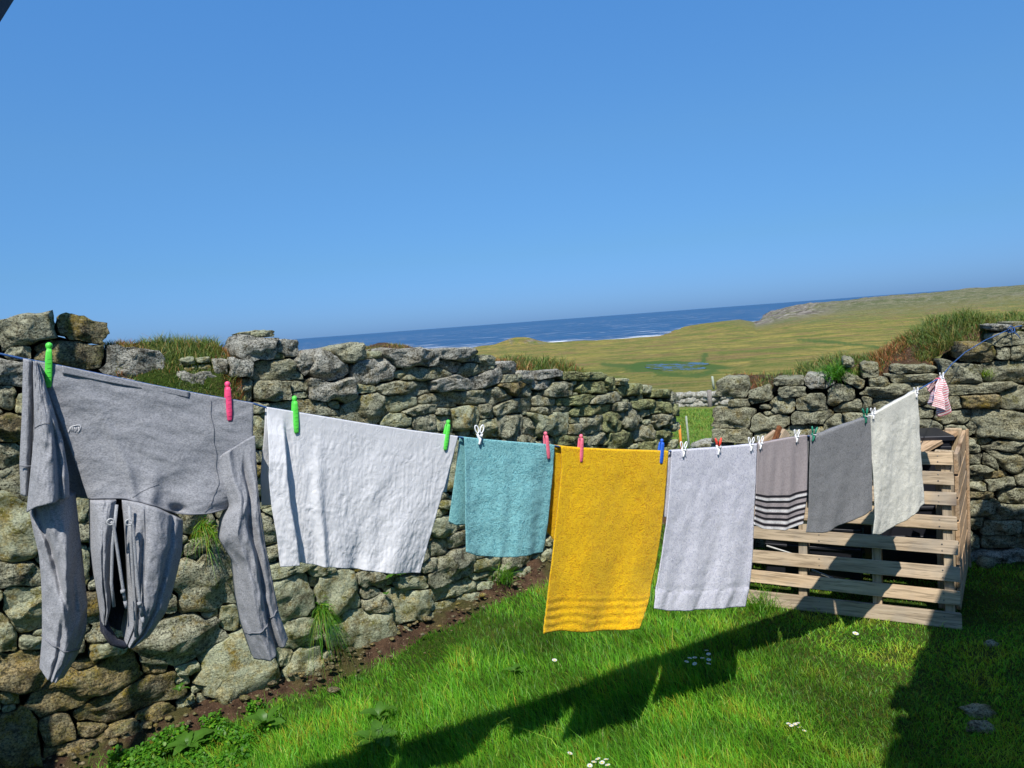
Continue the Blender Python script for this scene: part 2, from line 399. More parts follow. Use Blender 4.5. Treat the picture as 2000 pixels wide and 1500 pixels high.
def plastic(name, col, trans=.0):
    m, nt, b, out = new_mat(name); n = N(nt); v = n.coords('Object', rnd=3.0)
    c = n.mix(n.ramp(n.noise(v, 90, 4), [(.3, 0.0), (.7, 1.0)]), col, tuple(min(1, x * 1.25 + .02) for x in col))
    n.link(c, b.inputs['Base Color']); b.inputs['Roughness'].default_value = .42; b.inputs['Specular IOR Level'].default_value = .4
    n.link(n.bump(n.noise(v, 500, 3), .25, .001), b.inputs['Normal'])
    if trans: b.inputs['Subsurface Weight'].default_value = trans; b.inputs['Subsurface Radius'].default_value = (.01, .01, .01); b.inputs['Subsurface Scale'].default_value = .3
    return m
M['p_green'] = plastic('bright_green_plastic', (.09, .62, .06))
M['p_pink'] = plastic('pink_plastic', (.75, .06, .17))
M['p_pink2'] = plastic('faded_pink_plastic', (.72, .14, .20))
M['p_blue'] = plastic('blue_plastic', (.015, .11, .55))
M['p_red'] = plastic('red_plastic', (.72, .06, .03))
M['p_white'] = plastic('white_plastic', (.80, .80, .80))
M['p_dgreen'] = plastic('dark_green_plastic', (.01, .17, .10))
M['steel'] = simple('steel_spring', (.45, .45, .45), .35, .6)

def terry(name, col, dark, scale=120, amt=1.0, hem=None, stretch=(1, 1, 1), speck=.75):
    m, nt, b, out = new_mat(name); n = N(nt); v = n.coords('Object', stretch)
    a = n.noise(v, scale, 2, .5, 2.2); f = n.noise(v, scale * 3.5, 3, .6); l = n.noise(v, 5, 4, .6)
    c = n.mix(n.ramp(a, [(.40, 1.0 * speck), (.50, 0.0)]), col, dark)
    c = n.mix(n.ramp(l, [(.4, 0.0), (.7, .22)]), c, tuple(min(1, x * 1.25 + .02) for x in col))
    n.link(c, b.inputs['Base Color']); b.inputs['Roughness'].default_value = .95; b.inputs['Specular IOR Level'].default_value = .1
    b.inputs['Sheen Weight'].default_value = .15
    nb = n.bump(a, .9 * amt, .0035); nb = n.bump(f, .6 * amt, .002, nb); n.link(nb, b.inputs['Normal'])
    tr = nt.nodes.new('ShaderNodeBsdfTranslucent'); n.link(c, tr.inputs[0]); ms = nt.nodes.new('ShaderNodeMixShader'); ms.inputs[0].default_value = .12
    n.link(b.outputs[0], ms.inputs[1]); n.link(tr.outputs[0], ms.inputs[2]); n.link(ms.outputs[0], out.inputs[0]); return m
M['teal'] = terry('aqua_terry', (.27, .60, .62), (.07, .28, .34), 105)
M['yellow'] = terry('yellow_terry', (.95, .57, .008), (.66, .27, .003), 100)
M['lilac'] = terry('pale_lilac_terry', (.74, .74, .82), (.42, .43, .55), 150, .8, stretch=(1, 1, .6))
M['taupe'] = terry('taupe_terry', (.37, .33, .335), (.22, .19, .20), 170, .6)
M['dgrey'] = terry('charcoal_terry', (.26, .265, .275), (.10, .10, .11), 170, .6)
M['cream'] = terry('cream_terry', (.76, .75, .67), (.52, .52, .46), 110, .8)

def sheet_mat():
    m, nt, b, out = new_mat('crumpled_white_cotton'); n = N(nt)
    v = n.coords('Object', (1, 1, .30)); v2 = n.coords('Object', (1, 1, .6), rot=(.3, .5, .4))
    wv = n.noise(v, 9, 3, .5, out=1)
    a = n.noise(v, 26, 4, .6, 1.2); r1 = n.math('ABSOLUTE', n.math('SUBTRACT', n.noise(v, 20, 4, .55, .8), .5))
    r2 = n.math('ABSOLUTE', n.math('SUBTRACT', n.noise(v2, 45, 3, .55, 1.0), .5)); f = n.noise(v, 220, 3, .6)
    b.inputs['Base Color'].default_value = (.83, .83, .85, 1); b.inputs['Roughness'].default_value = .9; b.inputs['Specular IOR Level'].default_value = .15
    nb = n.bump(a, .2, .004); nb = n.bump(r1, .28, .007, nb); nb = n.bump(r2, .5, .005, nb); nb = n.bump(f, .3, .001, nb)
    n.link(nb, b.inputs['Normal'])
    tr = nt.nodes.new('ShaderNodeBsdfTranslucent'); tr.inputs[0].default_value = (.75, .75, .77, 1); n.link(nb, tr.inputs['Normal'])
    ms = nt.nodes.new('ShaderNodeMixShader'); ms.inputs[0].default_value = .2
    n.link(b.outputs[0], ms.inputs[1]); n.link(tr.outputs[0], ms.inputs[2]); n.link(ms.outputs[0], out.inputs[0]); return m
M['sheet'] = sheet_mat()
def heather_mat(name, c1, c2, bump=.5):
    m, nt, b, out = new_mat(name); n = N(nt); v = n.coords('Object', (1, 1, 1.6))
    a = n.noise(v, 260, 4, .7, .5); c = n.mix(n.ramp(a, [(.36, 0.0), (.62, 1.0)]), c2, c1)
    n.link(c, b.inputs['Base Color']); b.inputs['Roughness'].default_value = .95; b.inputs['Specular IOR Level'].default_value = .1
    b.inputs['Sheen Weight'].default_value = .1
    w_ = n.noise(n.coords('Object'), 16, 4, .55, .6)
    nb = n.bump(w_, .35, .012); nb = n.bump(a, bump, .0015, nb); n.link(nb, b.inputs['Normal']); return m
M['heather'] = heather_mat('grey_heather_fleece', (.36, .365, .385), (.20, .203, .22))
M['lining'] = heather_mat('dark_navy_lining', (.035, .04, .06), (.015, .018, .03))
M['cord'] = simple('grey_cord', (.42, .43, .45), .9, .1, .3, 300, .6, 800)
M['thread'] = simple('white_embroidery', (.8, .8, .82), .7, .2)
M['seam'] = simple('seam_thread', (.20, .205, .225), .9, .1)

def attr_cloth(name, bumpscale=150):
    """colour from the woven stripe pattern stored on the cloth"""
    m, nt, b, out = new_mat(name); n = N(nt); v = n.coords('Object')
    a = n.noise(v, bumpscale, 3, .6, 1.2)
    c = n.mix(n.ramp(a, [(.40, .35), (.53, 0.0)]), n.attr('tint'), n.mix(1.0, n.attr('tint'), (.5, .5, .5), 'MULTIPLY'))
    n.link(c, b.inputs['Base Color']); b.inputs['Roughness'].default_value = .95; b.inputs['Specular IOR Level'].default_value = .1
    n.link(n.bump(a, .6, .003), b.inputs['Normal']); return m
M['woven'] = attr_cloth('woven_stripes')
# ================================================================== TERRAIN, SEA
SEA_Z = -25.0
def px_u(x, y=640):
    d = ray(x, y); return d[0] / d[1]
U_SH = [px_u(x) for x in (-400, 800, 900, 940, 1060, 1290, 1335, 1480, 1500, 1560, 2600)]
R_SH = [900, 900, 850, 900, 830, 800, 1010, 1050, 1500, 1900, 2200]
BR = [0, 6, 8, 11, 20, 50, 100, 150, 300, 600, 800, 1000, 1500, 3000]
BZ = [0, 0, -.12, -.5, -1.2, -4.0, -7.5, -10.3, -15, -21.8, -24.4, -24.5, -24.4, -24.4]
POND_C = ground_at(1322, 718, -10.2)
def sstep(a, b, x):
    t = np.clip((x - a) / (b - a), 0, 1); return t * t * (3 - 2 * t)
def terrain_z(x, y, r):
    u = x / y if y > .1 * abs(x) else (10.0 if x > 0 else -10.0)
    z = float(np.interp(r, BR, BZ))
    if r > 25:
        amp = .35 if r < 100 else (.8 if r < 400 else 1.2)
        z += amp * noise.fractal(Vector((x * .02, y * .02, 3.1)), 1.0, 2.1, 5) * sstep(25, 90, r)
    elif r > 7:
        z += .09 * noise.fractal(Vector((x * .5, y * .5, 1.0)), 1.0, 2.1, 4)
    dp = math.hypot((x - POND_C[0]) / 8.0, (y - POND_C[1]) / 26.0)
    k = 1 - sstep(1.0, 1.6, dp); z = z * (1 - k) + (-10.35) * k
    rock = 0.0
    # headland to the right, its skyline just below eye level
    if u > px_u(1290):
        top = np.interp(u, [px_u(q) for q in (1290, 1340, 1400, 1445, 1478, 1540, 1600, 1700, 1850, 2000, 2300)], [-24, -21.2, -18.2, -17, -22.5, -10.0, -5.0, -3.3, -1.5, -.2, 1.0])
        far = u > px_u(1476)
        r0, r1 = (600, 1150) if far else (450, 900)
        h = sstep(r0, r1, r) * max(0, top + 24.5) * (1 - .25 * sstep(1500, 1900, r) if far else 1)
        base = z
        z = z + h
        if far:
            nz = noise.fractal(Vector((x * .008, y * .008, 9.0)), 1.0, 2.2, 6)
            z += nz * 2.2 * sstep(800, 1100, r)
            tip = 1 - sstep(px_u(1570), px_u(1660), u)
            rock = max(sstep(800, 930, r) * tip, .5 * sstep(.15, .5, nz) * sstep(850, 1000, r))
            z += abs(noise.fractal(Vector((x * .03, y * .03, 2.0)), 1.0, 2.2, 5)) * 4.5 * rock
    # small green knoll on the shore
    cx, cy = px_u(1012) * 830, 830.0
    z += 8.5 * math.exp(-(((x - cx) / 24) ** 2 + ((y - cy) / 40) ** 2) ** 1.2)
    if math.exp(-(((x - cx - 30) / 45) ** 2 + ((y - cy) / 60) ** 2)) > .3 and noise.noise(Vector((x * .1, y * .1, 0))) > .05: rock = max(rock, .6)
    rs = float(np.interp(u, U_SH, R_SH)) + 25 * noise.fractal(Vector((x * .01, y * .01, 5.0)), 1.0, 2.1, 4)
    e = sstep(rs - 18, rs + 6, r)
    rock = max(rock, sstep(rs - 30, rs - 8, r) * .9)
    z = z * (1 - e) + (SEA_Z - 4) * e
    return z, min(rock, 1.0)
DITCH = [([(1560, 664), (1620, 668), (1680, 674), (1750, 681)], 4), ([(1378, 692), (1374, 704), (1366, 714)], 4), ([(1180, 712), (1240, 716), (1300, 730), (1360, 735), (1400, 722)], 5)]
DP = []
for pl, wd in DITCH:
    for (a, b) in zip(pl[:-1], pl[1:]):
        for k in range(6):
            q = (a[0] + (b[0] - a[0]) * k / 6, a[1] + (b[1] - a[1]) * k / 6); DP.append((q[0], q[1], wd))
def build_terrain():
    az = np.concatenate([np.linspace(-math.pi, -.85, 30)[:-1], np.linspace(-.85, .95, 560)[:-1], np.linspace(.95, math.pi, 30)])
    rr = np.concatenate([[.5, 2, 4], np.geomspace(6, 40, 46), np.geomspace(42, 700, 90), np.geomspace(712, 2300, 90)])
    V = []; C = []
    DPA = np.array(DP)
    for r in rr:
        for a in az:
            x, y = r * math.sin(a), r * math.cos(a)
            z, rk = terrain_z(x, y, r); g = 0.0
            if 60 < r < 600 and abs(a) < .9:
                p = np.array([x, y, z - EYE]); f = p @ CF; X = 1000 + FPX * (p @ CR) / f; Y = 750 - FPX * (p @ CU) / f
                d = np.min(np.hypot((DPA[:, 0] - X) / (DPA[:, 2] * 1.6), (DPA[:, 1] - Y) / (DPA[:, 2] * .75))); g = float(1 - sstep(.7, 1.25, d + .7 * noise.noise(Vector((x * .12, y * .05, 0)))))*.8
                dd = math.hypot((x - POND_C[0]) / 8.0, (y - POND_C[1]) / 26.0); g = max(g, (1 - sstep(1.0, 1.35, dd)) * .9)
            V.append((x, y, z - (.03 if r < 6.5 else 0))); C.append((rk, g, float(sstep(650, 1000, r) * sstep(px_u(1380), px_u(1500), x / y)) if y > 100 else 0, 1))  # third channel: how much painted haze, growing with distance
    n = len(az); V = np.array(V)
    i, j = np.meshgrid(np.arange(len(rr) - 1), np.arange(n - 1), indexing='ij'); a = (i * n + j).ravel()
    loops = np.stack([a, a + 1, a + n + 1, a + n], 1)[:, ::-1].ravel()
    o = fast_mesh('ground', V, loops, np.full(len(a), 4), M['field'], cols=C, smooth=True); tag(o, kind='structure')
    # a plain cap closes the middle, under the yard
    return o
build_terrain()
def build_sea():
    az = np.linspace(-1.25, 1.35, 160); rr = np.concatenate([np.linspace(600, 1500, 60), np.geomspace(1550, 60000, 50)])
    V = []; C = []
    for r in rr:
        for a in az:
            x, y = r * math.sin(a), r * math.cos(a); u = math.tan(a) if abs(a) < 1.4 else 5
            rs = float(np.interp(u, U_SH, R_SH)); near = 1 - sstep(20, 230, r - rs)
            V.append((x, y, SEA_Z)); C.append((.45 + .30 * near if r < 4500 else .25, 0, 0, 1))
    n = len(az); i, j = np.meshgrid(np.arange(len(rr) - 1), np.arange(n - 1), indexing='ij'); a = (i * n + j).ravel()
    o = fast_mesh('sea', V, np.stack([a, a + 1, a + n + 1, a + n], 1)[:, ::-1].ravel(), np.full(len(a), 4), M['sea'], cols=C, smooth=True); tag(o, kind='structure')
build_sea()
def build_pond():
    V = []; F = []
    for (cx, cy, sx, sy, sd) in ((1322, 718, 4.6, 13, 1), (1288, 713, 3.2, 5, 2), (1345, 712, 4.0, 6, 3)):
        c = ground_at(cx, cy, -10.28); b = len(V); V.append((c[0], c[1], -10.28)); n = 40
        for k in range(n):
            t = 2 * math.pi * k / n; q = 1 + .35 * noise.fractal(Vector((math.cos(t) * 1.5, math.sin(t) * 1.5, sd * 7.0)), 1, 2, 4)
            V.append((c[0] + sx * q * math.cos(t), c[1] + sy * q * math.sin(t), -10.28 + .002 * sd))
        for k in range(n): F.append((b, b + 1 + k, b + 1 + (k + 1) % n))
    tag(mesh_obj('pond', V, F, M['pond'], smooth=False), kind='structure')
build_pond()

# ------------------------------------------------------------------ the yard: lawn sheet and soil bank under the wall
def lawn_z(x, y):
    return .018 * noise.fractal(Vector((x * .9, y * .9, 4.0)), 1.0, 2.1, 4)
def build_lawn():
    xs = np.linspace(-4.2, 5.5, 200); ys = np.linspace(-3, 6.7, 200); V = [(x, y, lawn_z(x, y)) for y in ys for x in xs]
    n = len(xs); i, j = np.meshgrid(np.arange(len(ys) - 1), np.arange(n - 1), indexing='ij'); a = (i * n + j).ravel()
    tag(fast_mesh('lawn', np.array(V), np.stack([a, a + 1, a + n + 1, a + n], 1).ravel(), np.full(len(a), 4), M['lawn'], smooth=True), kind='structure')
build_lawn()
def wall_dist(x, y, plan):
    """signed distance in plan: positive on the yard side"""
    best = 9; p = np.array([x, y])
    for a, b in zip(plan.p[:-1], plan.p[1:]):
        d = b - a; L = d @ d; k = np.clip((p - a) @ d / L, 0, 1); q = a + k * d; v = p - q; dist = math.hypot(*v)
        if dist < abs(best): best = dist * (1 if (d[0] * v[1] - d[1] * v[0]) < 0 else -1)
    return best
def soil_bank():
    V = []; qs = np.linspace(.4, WALL_L.L + .05, 220); cs = np.linspace(-.12, .42, 14)
    for q in qs:
        p = WALL_L.at(q); t = WALL_L.tan(q); nrm = np.array([t[1], -t[0]])
        for c in cs:
            wd = .08 + .09 * noise.noise(Vector((q * 1.7, 0, 0))); k = 1 - sstep(-.05, wd + .08, c)
            x, y = p + nrm * c; z = .10 * k - .016 + .035 * noise.fractal(Vector((x * 6, y * 6, 0)), .9, 2.2, 5) * (.4 + k)
            V.append((x, y, z + .004))
    n = len(cs); i, j = np.meshgrid(np.arange(len(qs) - 1), np.arange(n - 1), indexing='ij'); a = (i * n + j).ravel()
    tag(fast_mesh('soil', np.array(V), np.stack([a, a + 1, a + n + 1, a + n], 1)[:, ::-1].ravel(), np.full(len(a), 4), M['soil'], smooth=True), kind='structure')
soil_bank()

# ================================================================== DRY STONE WALLS
def build_stone(name, plan, q, z, outline, R0, D, back, mat, parent, seed, join=None, extra=0.0):
    """outline: list of (ds,dz) polygon round the seed, in the plane of the wall face"""
    c = plan.at(q); t = plan.tan(q); tx = np.array([t[0], t[1], 0]); nx = np.array([t[1], -t[0], 0]); zx = np.array([0, 0, 1.0])
    n = len(outline); V = []; rings = [0.0, .22, .42, .6, .74, .85, .93, .98, 1.0]
    rs = random.Random(seed); sv = Vector((seed * 3.17, seed * 1.31, seed * .77)); size = R0
    ta, tb = rs.uniform(-.16, .16), rs.uniform(-.12, .20)
    planes = []
    for k in range(rs.randint(4, 7)):
        a_ = rs.uniform(0, 6.28); g_ = rs.choice((.12, .2, .45, .8, 1.2)) * rs.uniform(.8, 1.2); planes.append((math.cos(a_) * g_, math.sin(a_) * g_ * 1.4, D * rs.uniform(.8, 1.0) + g_ * size * rs.uniform(.2, .6)))
    c3 = np.array([c[0], c[1], z]); fr = 1.5 / max(size, .03)
    def disp(p3, amp):
        v = Vector(p3) * fr + sv
        return amp * size * (noise.fractal(v, .9, 2.1, 5) * .9 + (abs(noise.noise(v * .9)) - .25) * 1.0)
    for k, rr in enumerate(rings):
        for j in range(1 if k == 0 else n):
            ds, dz = (0, 0) if k == 0 else (outline[j][0] * rr, outline[j][1] * rr)
            d = min([D] + [c_ - (a_ * ds + b_ * dz) for a_, b_, c_ in planes]); d = max(d, D * .12) * (1 - rr ** 18) + extra + (ta * ds + tb * dz) * .8
            p = tx * ds + zx * dz + nx * d
            p = p + nx * disp(p, .13) + tx * disp(p + 3, .10) + zx * disp(p + 7, .10)
            V.append(p)
    for (bd, sc) in ((-.25 * back, .985), (-.7 * back, .92), (-back, .75)):
        for j in range(n):
            ds, dz = outline[j][0] * sc, outline[j][1] * sc; p = tx * ds + zx * dz + nx * bd
            V.append(p + nx * disp(p, .10) + zx * disp(p + 7, .12) + tx * disp(p + 3, .1))
    V.append(-nx * back * 1.05)
    F = []
    for j in range(n): F.append((0, 1 + j, 1 + (j + 1) % n))
    nr = len(rings) - 1 + 3
    for k in range(nr - 1):
        a = 1 + k * n; b = a + n
        for j in range(n): F.append((a + j, b + j, b + (j + 1) % n, a + (j + 1) % n))
    a = 1 + (nr - 1) * n
    for j in range(n): F.append((a + j, len(V) - 1, a + (j + 1) % n))
    V = np.array(V)
    # make the front face outward
    p = V[list(F[0])]
    if np.dot(np.cross(p[1] - p[0], p[2] - p[0]), nx) < 0: F = [f[::-1] for f in F]
    if join is not None:
        join.add(V + c3, F); return None
    return mesh_obj(name, V + c3, F, mat, parent, True, origin=tuple(c3))

def layout(plan, seeds, sky, q0, q1, fills, zmin=-.06, qx=5.0, seed=1, size_at=None):
    """seeds: (px,py,a,b,deg) -> ellipses on the wall face, then fill the rest, then grow outlines till they meet"""
    rg = np.random.default_rng(seed)
    Cn = []; Ms = []; info = []
    for sd in seeds:
        x, y, a, b, g = sd[:5]; g = -math.radians(g)
        P, q = plan.hit(x, y); ca, sa = math.cos(g), math.sin(g)
        Pa, qa = plan.hit(x + a * ca, y + a * sa); Pb, qb = plan.hit(x - b * sa, y + b * ca)
        Cn.append((q, P[2])); Ms.append(((qa - q, qb - q), (Pa[2] - P[2], Pb[2] - P[2]))); info.append(sd)
    Cn = np.array(Cn); Mi = np.linalg.inv(np.array(Ms))
    def fv(P, C, MI):
        d = P[:, None, :] - C[None]; e = np.einsum('nij,pnj->pni', MI, d); return (np.abs(e) ** qx).sum(-1) ** (1 / qx)
    th = np.linspace(0, 2 * math.pi, 9)[:-1]
    for (amax, tries) in fills:
        cand = np.stack([rg.uniform(q0, q1, tries), rg.uniform(zmin, 2.0, tries)], 1)
        for cpt in cand:
            if cpt[1] > np.interp(cpt[0], sky[0], sky[1]) - amax * .45: continue
            k = size_at(cpt[0]) if size_at else 1.0
            a = amax * rg.uniform(.75, 1.15) * k; b = a * rg.uniform(.32, .62); g = rg.normal(0, .10)
            MM = np.array([[a * math.cos(g), -b * math.sin(g)], [a * math.sin(g), b * math.cos(g)]])
            pts = np.concatenate([cpt[None], cpt + .92 * (MM @ np.stack([np.cos(th), np.sin(th)])).T])
            if len(Cn) and fv(pts, Cn, Mi).min() < 1.0: continue
            Cn = np.concatenate([Cn, cpt[None]]); Mi = np.concatenate([Mi, np.linalg.inv(MM)[None]]); info.append(None)
    out = []; nA = 30; tt = np.linspace(0, 2 * math.pi, nA + 1)[:-1]; steps = np.linspace(.45, 1.62, 40)
    for i in range(len(Cn)):
        MM = np.linalg.inv(Mi[i]); dirs = np.stack([np.cos(tt), np.sin(tt)]); nrm = (np.abs(dirs) ** qx).sum(0) ** (1 / qx); dirs = (MM @ (dirs / nrm)).T
        near = np.where(np.hypot(*(Cn - Cn[i]).T) < .9)[0]; near = near[near != i]
        if len(near) == 0: near = np.array([(i + 1) % len(Cn)])
        P = (Cn[i] + steps[:, None, None] * dirs[None]).reshape(-1, 2); f = fv(P, Cn[near], Mi[near]).min(1).reshape(len(steps), nA)
        gap_ = np.interp(Cn[i][0], sky[0], sky[1]) - Cn[i][1]; hgt = np.abs(MM[1]).sum(); lim = (1.0 + .16 * rg.random()) if gap_ < hgt * 2.2 else (1.25 + .3 * rg.random()); R = np.full(nA, lim) * (1 + rg.normal(0, .05, nA))
        for j in range(nA):
            bad = np.where((f[:, j] < steps) & (steps < lim))[0]
            if len(bad): R[j] = max(.3, steps[bad[0]])
        R = np.minimum(R, (np.roll(R, 1) + np.roll(R, -1)) / 2 * 1.22 + .02)
        o = dirs * R[:, None]; ln = np.hypot(*o.T); o = o * ((ln - np.minimum(.0036 + .013 * ln, ln * .11)) / ln)[:, None]
        out.append((Cn[i], o, info[i]))
    return out

SEEDS_L = [(507,678,36,26,0),(516,652,25,8,0),(565,680,22,18,0),(549,695,12,7,0),(472,720,24,17,0),(550,722,51,20,0),(472,761,24,22,0),(534,762,36,18,0),(590,756,19,12,0),(591,771,16,8,0),(594,712,18,22,-30),(643,719,38,30,-30),(651,763,45,26,0),(687,690,26,18,15),(740,728,40,26,20),(810,700,50,19,0),(738,693,12,8,0),(786,731,13,8,0),(840,729,43,14,0),(894,693,36,14,0),(877,713,28,12,-10),(927,722,28,15,20),(948,704,20,10,0),(716,759,20,10,0),(790,760,54,15,0),(885,749,38,17,0),(955,740,34,15,18),(996,719,18,13,0),(1000,740,19,10,0),(1027,737,13,13,0),(1004,758,26,16,15),(909,776,42,14,0),(846,779,23,11,0),(978,773,26,17,25),(783,786,36,18,5),(722,797,40,28,25),(777,821,26,14,0),(618,797,36,18,0),(654,789,14,9,0),(822,801,32,10,12),(876,789,19,8,0),(868,804,15,8,0),(829,827,24,16,0),(870,827,18,16,0),(909,815,26,22,0),(951,803,15,15,0),(1005,794,38,14,12),(954,836,19,17,0),(998,830,27,20,0),(1038,833,12,18,0),(512,797,14,10,0),(505,850,14,28,0),(503,890,12,12,0),(870,986,12,8,0),(865,1030,22,17,0),(856,1072,20,16,0),
(1072,731,27,8,8),(1141,735,40,8,0),(1057,752,18,8,0),(1093,762,26,15,0),(1165,757,32,12,0),(1193,750,12,15,0),(1234,761,22,12,0),(1216,746,10,7,0),(1026,765,13,12,0),(1122,783,33,9,8),(1066,785,20,10,0),(1063,803,18,9,0),(1099,798,18,6,0),(1182,780,30,10,18),(1162,800,28,13,20),(1126,806,12,8,0),(1213,795,18,9,0),(1075,827,40,22,0),(1123,821,13,6,0),(1156,826,22,19,20),(1123,839,13,12,0),(1192,824,15,20,0),(1231,818,15,18,0),(1120,860,30,9,0),(1165,857,22,11,15),(1213,860,25,15,0),(1258,790,17,9,0),(1290,768,18,9,0),(1262,760,8,8,0),(1312,776,9,10,0),(1290,795,14,10,0),(1262,845,15,14,0),(1295,822,13,11,0),(1316,800,8,11,0),(1300,850,14,10,0),
(55,645,58,30,8),(162,642,52,26,-15),(38,690,24,15,0),(144,692,72,26,-6),(262,708,64,31,-6),(432,716,14,16,0),(385,750,34,20,0),(10,770,20,25,0),(18,838,28,25,0),(15,890,26,22,0),(38,1030,44,56,0),(38,1122,42,22,0),(52,1192,40,42,0),(12,1240,20,36,0),(62,1257,24,11,0),(45,1315,50,36,0),(17,1368,18,12,0),(178,1337,98,38,18),(253,1368,88,28,20),(112,1428,30,32,35),(35,1445,38,50,0),(213,1267,32,15,12),(172,1300,30,9,10),(362,1243,80,38,12),(400,1143,62,50,10),(335,1178,14,18,0),(412,1203,20,8,15),(447,1207,18,26,0),(472,1305,70,60,15),(303,1308,22,12,0),(370,1307,22,11,20),(407,1387,19,26,0),(357,1330,13,9,0),(302,1398,30,18,35),(240,1435,42,16,20),(180,1430,28,10,0),(150,1468,50,20,0),(553,1283,15,19,0),(567,1165,42,44,0),(575,1233,38,25,25),(588,1322,56,34,45),(160,1005,16,36,0),(158,1120,14,40,0),(558,1112,46,14,20),(630,1112,24,12,15),(664,1162,38,42,10),(615,1138,8,10,0),(715,1240,54,46,12),(738,1182,26,16,10),(728,1132,27,13,0),(722,1158,15,12,30),(804,1185,36,31,0),(805,1138,27,12,0),(800,1233,23,14,20),(882,1108,40,26,15),(843,1103,18,11,20),(891,1152,36,14,20),(918,1175,16,16,0),(868,1184,22,8,20),(845,1206,14,8,30),(957,1103,32,11,12),(942,1126,20,8,0),(1015,1098,26,13,10),(950,1145,14,8,0),(640,1215,16,12,20)]
SEEDS_R = [(1430,757,32,20,0),(1484,772,24,15,15),(1541,747,30,7,0),(1547,765,28,12,0),(1602,745,30,15,0),(1529,791,21,15,0),(1586,787,28,16,0),(1643,772,28,22,0),(1668,744,24,11,-25),(1658,709,11,8,0),(1700,724,16,14,0),(1718,747,18,10,0),(1784,721,46,8,0),(1781,738,45,8,0),(1757,764,60,12,2),(1913,758,72,10,4),(1880,731,38,20,0),(1905,688,35,19,0),(1958,690,13,12,0),(1970,662,34,14,5),(1992,690,18,16,0),(1964,727,46,21,0),(1957,640,22,7,0),(1995,636,18,8,0),(1434,818,32,20,0),(1433,850,33,13,0),(1499,829,36,16,0),(1586,817,34,14,0),(1661,793,28,13,0),(1628,826,21,12,20),(1694,790,10,15,0),(1724,790,24,11,0),(1802,780,20,9,0),(1845,787,32,13,0),(1916,784,39,13,0),(1979,778,24,25,0),(1862,814,36,14,0),(1901,836,14,11,-30),(1950,829,54,30,0),(1810,808,16,9,0),(1815,830,22,9,0),(1874,840,26,9,-10),(1922,862,18,7,0),(1975,872,46,11,0),(1892,871,20,13,0),(1895,898,24,10,0),(1968,901,42,16,-20),(1937,901,18,12,-20),(1905,919,32,9,3),(1945,927,18,8,5),(1900,950,26,9,-5),(1952,946,24,11,0),(1905,967,28,7,0),(1916,991,34,15,0),(1985,970,30,14,0),(1975,1000,40,14,0),(1880,1040,14,9,0),(1960,1030,36,12,0),(1895,1062,18,12,0),(1950,1060,30,10,0)]
def sky_of(plan, pts):
    q = []; z = []
    for x, y in pts:
        P, s_ = plan.hit(x, y); q.append(s_); z.append(P[2])
    return np.array(q), np.array(z)
SKY_L = sky_of(WALL_L, [(-250, 650), (-60, 635), (0, 632), (30, 620), (105, 617), (215, 650), (228, 675), (330, 692), (440, 692), (470, 665), (540, 657), (590, 668), (602, 692), (680, 690), (700, 682), (745, 690), (760, 682), (860, 684), (900, 692), (1000, 706), (1060, 726), (1200, 742), (1318, 758), (1335, 775)])
SKY_R = sky_of(WALL_R, [(1380, 742), (1440, 747), (1530, 745), (1640, 724), (1700, 720), (1735, 716), (1830, 714), (1870, 692), (1885, 672), (1935, 655), (1945, 635), (2000, 628), (2300, 600)])

